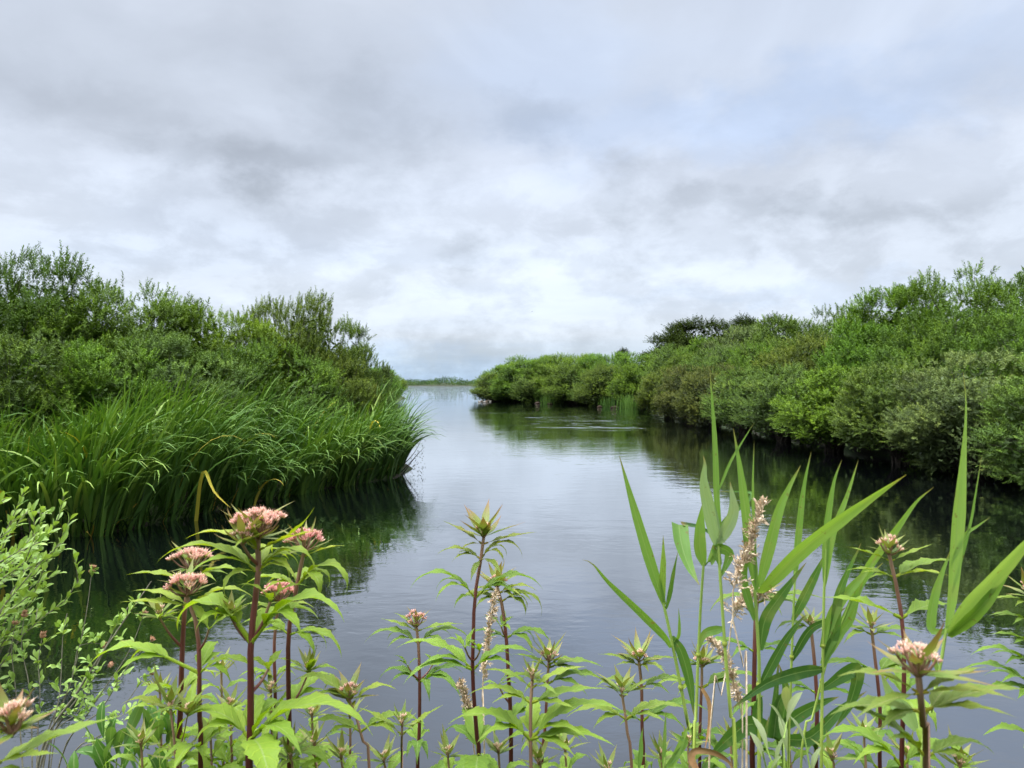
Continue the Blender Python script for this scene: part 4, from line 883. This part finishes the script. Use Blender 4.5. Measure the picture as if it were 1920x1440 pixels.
agrimony('hemp-agrimony half hidden behind the two thin reed stems', [(1312, 1450), (1313, 1350), (1316, 1275), (1316, 1248)], 1.4, 8, [(1252, [(180, .06, 35, 40), (0, .06, 35, 40)]), (1290, [(0, .13, 22, 60), (182, .1, 20, 60)])], up(SML, R=.013, bl=.05, red=.7), 18, tone=.33, lf=.12, az0=90)
agrimony('hemp-agrimony with a crown-shaped peach head against the dark reflection', [(1690, 1450), (1694, 1330), (1695, 1220), (1691, 1160), (1680, 1095), (1670, 1060), (1667, 1040)], .92, 11,
  [(1052, [(178, .05, 22, 10, dict(tri=False)), (0, .05, 25, 0, dict(tri=False))]), (1082, [(172, .055, 20, 35), (6, .075, 28, 36, dict(w=.022)), (-30, .06, 25, 40, dict(tri=False))]), (1158, [(178, .085, 22, 22, dict(w=.032, tri=False)), (4, .07, 24, 40, dict(w=.03, tri=False))])], up(SML, R=.013, h=.018, t0=.2, bl=.034, red=.35), 19, tone=.55, lf=.11, az0=80)
agrimony('shaded hemp-agrimony between the reeds and the crown-shaped head', [(1650, 1450), (1650, 1330), (1640, 1230), (1634, 1180)], 1.3, 9, [(1190, [(182, .09, 15, 50), (0, .08, 20, 45)]), (1262, [(178, .1, 20, 55), (5, .1, 20, 50)])], up(TNY, bl=.05), 20, tone=.35, lf=.12, az0=60)
agrimony('dark hemp-agrimony stem rising between crossing reed blades', [(1530, 1450), (1532, 1330), (1527, 1240), (1520, 1175)], 1.3, 10, [(1180, [(180, .07, 20, 80), (0, .08, 20, 50)]), (1300, [(0, .1, 20, 50), (180, .1, 20, 50)])], TNY, 21, tone=.25, lf=.11, az0=60)
agrimony('blurred close hemp-agrimony with salmon flower cluster', [(1738, 1480), (1733, 1400), (1730, 1330), (1727, 1285), (1722, 1268)], .52, 20,
  [(1300, [(178, .055, 30, 45, dict(tri=False)), (6, .05, 28, 20, dict(tri=False)), (200, .06, 5, 20, dict(tri=False, w=.012)), (-25, .05, 20, 30, dict(tri=False))]), (1335, [(0, .075, 20, 30, dict(w=.018)), (180, .06, 10, 40, dict(w=.018))]), (1420, [(176, .07, 45, 40), (4, .05, 20, 60)])], up(MID, R=.015, h=.018, ncl=10, nb=12, t0=.3, bl=.044, red=.9, budL=.004), 22, blush=.7, tone=.42, lf=.07, az0=40, stem_tone=(.6, 1))
agrimony('hemp-agrimony cut by the picture edge beside the wide pale reed blades', [(1950, 1450), (1944, 1340), (1938, 1240), (1932, 1150), (1930, 1120)], 1.05, 11, [(1165, [(178, .06, 25, 40), (2, .07, 25, 50)]), (1130, [(182, .05, 20, 40), (0, .07, 25, 60)]), (1205, [(182, .07, 25, 28), (0, .08, 25, 50)]), (1250, [(182, .085, 30, 60), (2, .08, 20, 50)]), (1290, [(180, .085, 10, 20), (178, .10, 30, 55), (0, .1, 25, 50)]), (1390, [(184, .09, 25, 50), (0, .1, 25, 50)])], SML, 23, tone=.40, lf=.12, az0=60)
agrimony('blurred reddish hemp-agrimony bud in the lower corner under the grey willow', [(-25, 1480), (-5, 1430), (12, 1395), (22, 1378)], .50, 12, [(1392, [(0, .035, 38, 10, dict(tri=False, w=.009)), (10, .045, 25, 5, dict(tri=False, w=.009)), (170, .05, 40, 20, dict(tri=False))]), (1440, [(12, .075, 22, 12, dict(w=.020)), (-20, .06, 5, 10, dict(tri=False, w=.018)), (180, .06, 30, 50)])], up(SML, R=.011, t0=.1, bl=.036, red=1.0, h=.018), 24, tone=.62, lf=.06, stem_tone=(.7, 1))
for i, (x, y, Y, tn, lb) in enumerate([(590, 1400, 1.12, .55, 'leafy hemp-agrimony shoot low between tall plant and cream cluster'), (432, 1330, 1.12, .6, 'leafy hemp-agrimony shoot half behind the thick maroon stem'), (840, 1420, 1.05, .5, 'low leafy hemp-agrimony at the foot of the slender cup'),
        (935, 1415, 1.1, .45, 'low leafy hemp-agrimony at the foot of the tall straight stem'), (1060, 1410, 1.15, .42, 'low dark leafy hemp-agrimony at the edge of open water'), (1240, 1425, 1.1, .45, 'low leafy hemp-agrimony at the foot of the reeds'),
        (1620, 1380, 1.15, .33, 'low dark leafy hemp-agrimony below the shaded one'), (1560, 1425, 1.0, .5, 'low leafy hemp-agrimony beside the pale drooping shoot'), (265, 1400, 1.05, .6, 'leafy hemp-agrimony shoot by the bare twigs'), (1800, 1440, .9, .4, 'low leafy hemp-agrimony behind the blurred one'),
        (395, 1385, 1.05, .62, 'leafy hemp-agrimony filling the gap between the two maroon stems'), (640, 1425, 1.08, .55, 'low leafy hemp-agrimony under the cream-pink cluster'), (545, 1425, 1.0, .66, 'pale leafy hemp-agrimony at the foot of the curled-leaf plant'), (720, 1430, 1.1, .5, 'low leafy hemp-agrimony beside the closed yellow-green bud'), (1010, 1435, 1.05, .5, 'low leafy hemp-agrimony at the foot of the pale stem'),
        (1140, 1450, 1.12, .45, 'lowest leafy hemp-agrimony at the edge of open water'), (1290, 1400, 1.25, .36, 'dark leafy hemp-agrimony behind the leaning reed'), (1370, 1390, 1.25, .36, 'dark leafy hemp-agrimony behind the tan twisted blade'), (1480, 1400, 1.25, .34, 'dark leafy hemp-agrimony behind the crossing reed blades'), (1700, 1420, 1.1, .36, 'leafy hemp-agrimony at the foot of the crown-shaped flower'), (335, 1425, 1.02, .66, 'low leafy hemp-agrimony beneath the two reddish buds'), (300, 1300, 1.16, .62, 'mid-height leafy hemp-agrimony between twigs and the drooping long leaf'), (508, 1300, 1.16, .6, 'mid-height leafy hemp-agrimony behind the thick maroon stem'), (585, 1345, 1.18, .56, 'mid-height leafy hemp-agrimony beside the curled-leaf plant'), (415, 1262, 1.2, .6, 'topmost leafy hemp-agrimony shoot behind the crossing maroon stems')]):
    agrimony(lb, [(x + 4, 1480), (x + 2, (y + 1480) / 2), (x, y)], Y, 7, None, TNY, 40 + i, tone=tn, lf=.135, az0=random.uniform(0, 90), stem_tone=(.5, 1), gap=.05)

# ------------------------------------------------------------------ common reeds in front
def c6(x, y): return (1080 + x * .5139, 700 + y * .5139)
def c7(x, y): return (1440 + x * .5139, 700 + y * .5139)
def reed_blade(parent, pts, Y, wpx, tone, tw=0.0, dY=0.0, tw1=None, name='leaf', matr=None, prof=None, n=26):
    w = wpx * .79 / F * Y; m = len(pts); q = np.array([P(p_[0], p_[1], Y + (p_[2] if len(p_) > 2 else dY * i / (m - 1))) for i, p_ in enumerate(pts)])
    c = spline(q, n); T = tangents(c); s = np.linspace(0, 1, n)
    view = np.array([0, -1.0, 0.15]); side = norm(np.cross(T, view)); 
    for i in range(1, n):
        if side[i] @ side[i - 1] < 0: side[i] *= -1
    tws = np.radians(np.linspace(tw, tw if tw1 is None else tw1, n)); side = rot_about(side, T, tws); nr = np.cross(side, T)
    pr = np.interp(s, *(prof or ([0, .05, .18, .35, .6, .85, 1], [.35, .55, .92, 1, .78, .32, .02])))
    mb = MB(); ribbon(mb, c, side, nr, w * pr, .18, 7, .03, s[-1], tone, curl=-.1)
    return mb.obj(name, matr or M_REED, parent)
def reed(label, stem, Y, wpx, leaves, tone=.6):
    g = np.random.default_rng(int(stem[0][0])); pts = [P(x, y, Y) for (x, y) in stem]
    foot = np.array([pts[0][0], pts[0][1] + .02, ZG - .05]); o = thing('common_reed', label, 'reed', (foot[0], foot[1], ZG), 'common reeds at the water edge')
    mb = MB(); r = wpx / F * Y / 2; c = spline([foot, foot * .5 + pts[0] * .5] + pts, 46)
    tube(mb, c, [r * 1.1, r, r * .9, r * .6], 8)
    for i in range(6, 46, 7): tube(mb, [c[i] - [0, 0, r], c[i], c[i] + [0, 0, r]], [r * .95, r * 1.25, r * .95], 8, tone=.2, n=5)
    mb.obj('stem', M_REEDSTEM, o)
    for lv in leaves:
        kw = dict(lv[2]) if len(lv) > 2 else {}
        tn = kw.pop('tone', tone)
        reed_blade(o, lv[0], Y, lv[1], float(np.clip(tn + g.normal(0, .04), 0, 1)), **kw)
    return o
X6 = lambda *a: [c6(*p_[:2]) + tuple(p_[2:]) for p_ in a]
X7 = lambda *a: [c7(*p_[:2]) + tuple(p_[2:]) for p_ in a]
reed('leaning reed with a long low blade pointing over open water', X6((432, 1420), (410, 1290), (378, 1120), (348, 970), (326, 870), (318, 835)), 1.02, 9,
  [(X6((322, 845), (300, 780), (255, 640), (205, 470), (158, 300)), 26, dict(tone=.62)), (X6((345, 1000, 0), (320, 960, -.02), (230, 870, -.05), (120, 765, -.08), (60, 695, -.1), (22, 680, -.1)), 17, dict(tone=.45)),
   (X6((318, 835), (312, 770), (316, 690), (318, 590)), 22, dict(tone=.75, tw=30)), (X6((328, 860), (340, 800), (355, 720), (372, 650)), 18, dict(tone=.35, tw=40)), (X6((350, 960), (385, 1020), (415, 1130), (430, 1250)), 26, dict(tone=.3)), (X6((345, 1000), (372, 960), (376, 910), (374, 855)), 11, dict(tone=.6, tw=30))])
reed('upright reed with one blade folded over like a flag', X6((430, 1440), (438, 1250), (445, 1050), (455, 850), (466, 690)), 1.0, 8,
  [(X6((466, 700), (452, 640), (452, 560), (464, 465)), 30, dict(tone=.68)), (X6((470, 700, 0), (506, 645, .02), (492, 592, .03), (445, 562, .02), (386, 551, .0)), 16, dict(tone=.05, tw=55, prof=([0, .3, 1], [.5, .95, 1]))), (X6((375, 552, 0), (384, 620, -.02), (410, 700, -.04), (450, 773, -.06)), 42, dict(tone=.5, tw=-12, prof=([0, .3, .7, 1], [1, .95, .5, .02])))])
reed('tall reed with pale grey-green pennant blades and a hair-thin spire', X6((582, 1450), (565, 1250), (548, 1060), (530, 800), (518, 620)), .95, 9,
  [(X6((520, 640), (500, 560), (470, 430), (465, 380), (470, 330), (464, 300)), 34, dict(tone=.97)), (X6((530, 600), (514, 470), (508, 300), (500, 150), (488, -15)), 15, dict(tone=.72)), (X6((524, 620), (545, 570), (572, 500), (562, 395)), 34, dict(tone=.98, tw=15)), (X6((522, 640), (490, 690), (520, 600), (550, 625)), 14, dict(tone=.6)),
   (X6((515, 440), (560, 330), (600, 260), (650, 180)), 7, dict(tone=.6)), (X6((520, 560, 0), (560, 520, .03), (640, 440, .06), (520, 430, .1)), 12, dict(tone=.3)), (X6((525, 700), (510, 640), (560, 660), (520, 760)), 26, dict(tone=.45, tw=20)), (X6((540, 930), (470, 950), (450, 1010)), 22, dict(tone=.55))])
reed('reed with the long broad blade slanting across the dark reflection', X6((668, 1440), (668, 1250), (668, 1050), (660, 900), (652, 790)), .95, 10,
  [(X6((660, 800), (640, 680), (620, 520), (598, 350), (574, 200)), 26, dict(tone=.64)), (X6((670, 800, 0), (700, 770, -.02), (820, 650, -.05), (960, 540, -.08), (1100, 440, -.11), (1205, 370, -.14)), 34, dict(tone=.78)), (X6((668, 780), (700, 650), (740, 500), (780, 410), (820, 335)), 28, dict(tone=.66)),
   (X6((656, 800), (650, 600), (645, 420), (650, 245)), 9, dict(tone=.6)), (X6((650, 900), (610, 760), (618, 650), (605, 560)), 24, dict(tone=.5, tw=20)), (X6((672, 1010), (690, 900), (740, 820), (840, 690)), 30, dict(tone=.22)), (X6((672, 1180), (660, 1250), (680, 1330), (705, 1250)), 26, dict(tone=.22)), (X6((668, 1150), (760, 980), (820, 900), (845, 880)), 24, dict(tone=.14))])
reed('thin reed with a needle blade behind the slanting one', X6((775, 1440), (782, 1200), (790, 950), (800, 720)), 1.05, 7,
  [(X6((798, 760), (810, 600), (830, 420), (858, 285)), 17, dict(tone=.55)), (X6((790, 900), (840, 800), (880, 720), (920, 640)), 24, dict(tone=.32)), (X6((785, 1050), (850, 940), (920, 900), (990, 850)), 20, dict(tone=.12)), (X6((780, 1160), (740, 1200), (720, 1330), (740, 1040)), 28, dict(tone=.16))])
reed('reed with upright slim blades next to the crown-shaped flower', X6((895, 1440), (897, 1250), (900, 1080), (905, 800), (912, 640)), .98, 8,
  [(X6((905, 760), (915, 560), (940, 400), (970, 315)), 18, dict(tone=.6)), (X7((205, 780), (232, 600), (290, 440), (330, 315)), 17, dict(tone=.66)), (X6((900, 1070), (940, 950), (960, 800), (1040, 620)), 26, dict(tone=.45)), (X7((195, 1000), (250, 850), (360, 720), (400, 660)), 27, dict(tone=.6)), (X7((195, 1060), (230, 980), (300, 900), (345, 760)), 20, dict(tone=.5)), (X6((900, 1080), (820, 1090), (700, 1130), (565, 1225)), 30, dict(tone=.1, dY=-.08)), (X7((200, 1150), (320, 1080), (300, 1200), (240, 1300)), 34, dict(tone=.2))])
reed('low reed sending dark broad blades sideways under the others', X6((760, 1450), (742, 1380), (730, 1300)), 1.1, 9, [(X6((735, 1320), (640, 1280), (560, 1330), (470, 1420)), 44, dict(tone=.15)), (X6((740, 1300), (820, 1240), (900, 1200), (960, 1180)), 32, dict(tone=.18)), (X6((735, 1330), (850, 1330), (960, 1230), (1060, 1160)), 34, dict(tone=.2, dY=.05)), (X6((740, 1330), (760, 1230), (765, 1150), (740, 1060)), 28, dict(tone=.3))])
reed('thin reed carrying a pointed blade past the peach flower', X7((120, 1440), (165, 1250), (215, 1050), (300, 830)), 1.05, 6, [(X7((300, 830, 0), (370, 700, -.02), (460, 580, -.04), (540, 470, -.05), (605, 415, -.06)), 20, dict(tone=.66)), (X7((230, 1020), (290, 880), (340, 770), (420, 690)), 24, dict(tone=.5))])
reed('stout pale reed with the tallest sword-shaped blade', X7((560, 1440), (590, 1250), (630, 1060), (650, 930)), .80, 10,
  [(X7((652, 940), (672, 800), (690, 560), (712, 300), (722, 120), (712, -5)), 33, dict(tone=.84, prof=([0, .12, .3, .45, .6, .8, 1], [.35, .7, .92, 1, .6, .18, .02]))), (X7((660, 950, 0), (720, 860, -.02), (830, 740, -.05), (940, 620, -.08), (1060, 500, -.1)), 42, dict(tone=.86)), (X7((660, 960, 0), (760, 870, -.03), (820, 800, -.04), (900, 690, -.05)), 34, dict(tone=.72)), (X7((648, 940), (595, 930), (610, 800), (668, 640)), 24, dict(tone=.6, prof=([0, .2, .5, 1], [.3, 1, .9, .03]))),
   (X7((672, 800), (735, 560), (755, 450), (780, 300)), 8, dict(tone=.6)), (X7((665, 700), (720, 590), (760, 560), (810, 525)), 11, dict(tone=.7)), (X7((540, 1300), (500, 1240), (450, 1190), (410, 1090)), 44, dict(tone=.85, tw=20)), (X7((620, 1100), (600, 1000), (640, 940), (690, 900)), 14, dict(tone=.6))])
reed('short reed shoot with spear blades at the bottom of the thin stems', X6((315, 1460), (322, 1430), (325, 1400)), .95, 6, [(X6((318, 1440), (322, 1360), (325, 1290), (328, 1230)), 10, dict(tone=.6)), (X6((340, 1450), (370, 1380), (395, 1320), (412, 1280)), 18, dict(tone=.66)), (X6((230, 1440), (236, 1380), (238, 1330), (245, 1290)), 12, dict(tone=.5)), (X6((325, 1440), (400, 1350), (380, 1330), (340, 1300)), 14, dict(tone=.6))])
# dead blades
def dead(label, pts, Y, w):
    o = thing('dead_reed_leaf', label, 'leaf', P(pts[0][0], pts[0][1], Y)); reed_blade(o, pts, Y, w, .5, 0, 0, 50, 'blade', M_DRYLEAF, ([0, .3, .7, 1], [.8, 1, .8, .1])); return o
dead('orange-brown dead blade looped at the foot of the two thin reeds', X6((440, 1450), (420, 1400), (440, 1375), (510, 1385), (560, 1420), (575, 1460)), .92, 18)
dead('twisted tan blade hanging between the two thin reed stems', X6((460, 1150), (485, 1200), (488, 1280), (470, 1370)), 1.02, 10)
# seed plumes of last year's reeds
def plume(label, stem, axis, Y, w, n, seed, dens=3):
    g = np.random.default_rng(900 + seed); q = [P(x, y, Y) for x, y in axis]; foot = np.array([P(stem[0][0], stem[0][1], Y)[0], Y + .03, ZG - .05])
    o = thing('dead_reed', label, 'reed', (foot[0], foot[1], ZG), 'dry seed heads among the reeds'); mb = MB()
    tube(mb, [foot] + [P(x, y, Y) for x, y in stem] + q, [.0022, .002, .0015, .0008], 6, n=40); mb.obj('stem', M_DRY, o)
    c = spline(q, n); T = tangents(c); pl = MB()
    for i in range(n):
        s = i / n
        for j in range(dens):
            dr = norm(T[i] * .8 + g.normal(0, .6, 3) + [0, 0, .2]); ll = w * (1 - .55 * s) * g.uniform(.4, 1.1)
            e = c[i] + dr * ll; tube(pl, [c[i], (c[i] + e) / 2 + [0, 0, -ll * .05], e], [.0006, .0005, .0004], 4, tone=.5, n=4)
            m = 7; bb = c[i] + (e - c[i]) * g.uniform(.25, 1.05, m)[:, None] + g.normal(0, .0012, (m, 3))
            add_leaves(pl, bb, norm(dr + g.normal(0, .5, (m, 3))), norm(g.normal(size=(m, 3))), np.full(m, .0075) * g.uniform(.6, 1.3, m), np.full(m, .0022), g.uniform(0, 1, m))
    pl.obj('seed_plume', M_DRY, o); return o
plume('fluffy cream seed plume drooping among the green reed blades', [(1400, 1400), (1392, 1250), (1372, 1150)], X6((575, 780), (590, 720), (625, 660), (640, 600), (660, 540), (678, 478)), .93, .019, 34, 1, 3)
plume('lower straw-coloured seed plume below the fluffy cream one', [(1330, 1420), (1355, 1300), (1368, 1200)], X6((572, 880), (590, 850), (620, 820), (660, 800), (700, 795)), 1.0, .018, 26, 2)
plume('tall tan seed plume hanging behind the tall straight flower stem', [(908, 1400), (904, 1330), (906, 1280)], [(906, 1275), (910, 1235), (917, 1185), (924, 1140), (928, 1112)], 1.14, .007, 44, 3, 2)
plume('narrow brown seed plume low behind the tall straight flower stem', [(893, 1430), (888, 1400)], [(886, 1385), (882, 1350), (873, 1310), (864, 1282)], 1.12, .010, 34, 4)
plume('thin dry seed plume hanging between the upright reed stems', [(1392, 1440), (1390, 1340)], [(1388, 1320), (1376, 1280), (1360, 1235), (1330, 1195)], 1.1, .010, 36, 5)

# ------------------------------------------------------------------ low willow, bare twigs and saplings at the water's edge on the iris side
def obleaf(mb, base, dr, nr, L, w, tone, g, n=8):
    dr = norm(dr); sd_ = norm(np.cross(dr, nr)); nr = np.cross(sd_, dr); s = np.linspace(0, 1, n)
    c = base + dr * (s * L)[:, None] + nr * (np.sin(s * 2.4) * .12 * L)[:, None]
    pr = np.interp(s, [0, .1, .35, .62, .85, 1], [.12, .3, .78, 1, .62, .06])
    ribbon(mb, c, np.tile(sd_, (n, 1)), np.tile(nr, (n, 1)), w * pr, .25, 3, .05, g.uniform(0, 6), tone)
def leafy_shoot(wood, lv, pts, r, g, nl, L, w, tone, start=.45, spread=.9):
    c = spline(pts, 16); tube(wood, c, [r, r * .7, r * .4], 5); T = tangents(c)
    for i in range(nl):
        f = start + (1 - start) * (i + .5) / nl; k = f * 15; j = min(int(k), 14); p_ = c[j] + (c[j + 1] - c[j]) * (k - j); tt = T[j]
        a = i * 2.4 + g.uniform(-.4, .4); A = norm(np.cross(tt, [.2, .5, .8])); B = np.cross(tt, A); rad = A * cos(a) + B * sin(a)
        obleaf(lv, p_, tt * (1.15 - .7 * spread * (1.1 - f)) + rad * spread * (1.15 - .6 * f), tt - rad * .2 + np.array([0, 0, .35]) + g.normal(0, .25, 3), L * g.uniform(.7, 1.15), w * g.uniform(.85, 1.15), float(np.clip(tone + g.normal(0, .17), 0, 1)), g)
g = np.random.default_rng(77)
o = thing('creeping_willow', 'pale grey-green willow bush leaning over dark water before the irises', 'shrub', (-2.15, 2.55, .3)); wood, lv = MB(), MB(); rootp = np.array([-2.15, 2.6, .3])
tips = [(120, 928, 2.6), (45, 922, 2.6), (10, 935, 2.5), (132, 972, 2.65), (140, 1046, 2.5), (75, 955, 2.7), (95, 1000, 2.6), (30, 985, 2.5), (60, 1040, 2.45), (110, 1075, 2.55), (15, 1050, 2.4), (85, 1100, 2.5), (45, 1120, 2.45), (5, 1150, 2.4), (120, 1030, 2.7), (-30, 940, 2.6), (-60, 1000, 2.5), (-20, 1080, 2.4)]
for k in range(86):
    if k < len(tips): x, y, Y = tips[k]
    else:
        y = g.uniform(945, 1310); x = g.uniform(-220, 118 - max(0, y - 1050) * .48); Y = g.uniform(2.3, 3.0)
    tp = P(x, y, Y); md = rootp * .4 + tp * .6 + np.array([g.normal(-.12, .1), g.normal(0, .12), g.uniform(.0, .16)])
    leafy_shoot(wood, lv, [rootp + g.normal(0, .05, 3), md, tp * .8 + md * .2 + g.normal(0, .035, 3), tp], .004, g, 24 if k >= len(tips) else 28, .042, .0165, .72, start=.70, spread=1.25)
wood.obj('trunk', M_TWIG, o); lv.obj('crown', M_LOW, o)
o = thing('bare_twig_willow', 'sparse willow of long bare twigs with brown dried catkins', 'shrub', P(70, 1440, 2.2) * np.array([1, 1, 0]) + np.array([0, 0, .35])); wood, lv = MB(), MB(); cks = []
rt = P(62, 1470, 2.25); rt2 = np.array([rt[0], rt[1], .3])
TW = [((70, 1440), (150, 1290), (215, 1190), (284, 1090), 5), ((75, 1440), (165, 1280), (220, 1170), (248, 1128), 4), ((110, 1440), (170, 1330), (240, 1225), (270, 1150), 3), ((115, 1420), (190, 1330), (235, 1255), (284, 1200), 3), ((85, 1400), (130, 1290), (160, 1160), (173, 1065), 3), ((125, 1440), (200, 1370), (260, 1285), (282, 1262), 3), ((130, 1440), (190, 1390), (225, 1355), (246, 1348), 2), ((100, 1400), (135, 1270), (150, 1210), (192, 1208), 2.5), ((140, 1440), (180, 1390), (230, 1340), (268, 1336), 2), ((60, 1400), (55, 1290), (40, 1210), (46, 1150), 3), ((70, 1400), (75, 1300), (72, 1240), (80, 1190), 3), ((95, 1400), (112, 1300), (118, 1190), (126, 1150), 3), ((40, 1400), (30, 1300), (22, 1220), (28, 1170), 3), ((85, 1420), (150, 1330), (185, 1250), (205, 1245), 2)]
for i, (a, b, c_, e, wd) in enumerate(TW):
    Y = 2.25 + g.uniform(-.1, .25); pts = [rt2, P(*a, Y), P(*b, Y), P(*c_, Y + .03), P(*e, Y + .05)]
    r = wd / F * Y / 2; tube(wood, pts, [r * 1.2, r * 1.1, r, r * .7, r * .4], 6, n=30)
    if i in (4, 5, 6, 7, 9, 10, 12, 13, 2, 3):
        ll = .022; ax = norm(pts[-1] - pts[-2] + np.array([0, 0, -.03])); ck = MB(); cks.append(ck); bud_cluster(ck, pts[-1], ax, 16, .006, .012, g, .5)
        if i in (9, 10, 4): ck = MB(); cks.append(ck); bud_cluster(ck, pts[-1] * .9 + pts[-2] * .1, ax, 14, .007, .012, g, .5)
    c = spline(pts[1:], 20); T = tangents(c)
    for k in range(5 if i not in (0, 1) else 8):
        j = int(g.uniform(5, 19)); fr = norm(T[j] * .5 + g.normal(0, .5, 3) + [0, 0, .3])
        for q in range(6): obleaf(lv, c[j] + fr * .006 * q, norm(fr * .6 + g.normal(0, .6, 3)), g.normal(0, .4, 3) + [0, -.3, 1], g.uniform(.018, .034), g.uniform(.010, .014), float(g.uniform(.4, .95)), g)
wood.obj('twig', M_TWIG, o); lv.obj('foliage', M_LOW, o); [q_.obj('catkin', M_CATKIN, o) for q_ in cks]
def sapling(label, shoots, Y, L, w, matr, seed, name='willow_sapling', nl=12, r=.0022, tone=.5, spread=.9, parts=('stem', 'leaf_spray')):
    g = np.random.default_rng(seed); f0 = P(*shoots[0][0], Y); o = thing(name, label, 'sapling', (f0[0], f0[1], ZG)); wood, lv = MB(), MB()
    for sh in shoots:
        pts = [P(x, y, Y + g.uniform(-.04, .04)) for x, y in sh]; leafy_shoot(wood, lv, [np.array([f0[0], f0[1], ZG])] + pts, r, g, nl, L, w, tone, start=.62, spread=spread)
    wood.obj(parts[0], M_REEDSTEM, o); lv.obj(parts[1], matr, o); return o
sapling('glossy green willow sapling at the bottom edge below the twigs', [((205, 1480), (203, 1420), (165, 1392)), ((205, 1480), (195, 1440), (215, 1385)), ((230, 1480), (225, 1440), (190, 1410)), ((215, 1480), (240, 1430), (262, 1425)), ((260, 1490), (262, 1450), (280, 1405)), ((150, 1490), (140, 1450), (120, 1420))], 1.15, .062, .019, M_GLOSS, 301)
sapling('pale downy shoot with limp drooping leaves in front of the reeds', [((1470, 1480), (1455, 1410), (1432, 1388)), ((1480, 1480), (1475, 1420), (1470, 1385)), ((1530, 1490), (1520, 1420), (1508, 1380)), ((1450, 1490), (1440, 1440), (1430, 1410))], .80, .045, .011, M_PALE, 302, 'downy_sapling', 14, spread=1.15)
sapling('curly-leaved green willow shoot between twigs and maroon stems', [((300, 1480), (296, 1400), (292, 1375)), ((310, 1480), (320, 1420), (318, 1382))], 1.1, .05, .02, M_GLOSS, 303, 'curled_sapling')
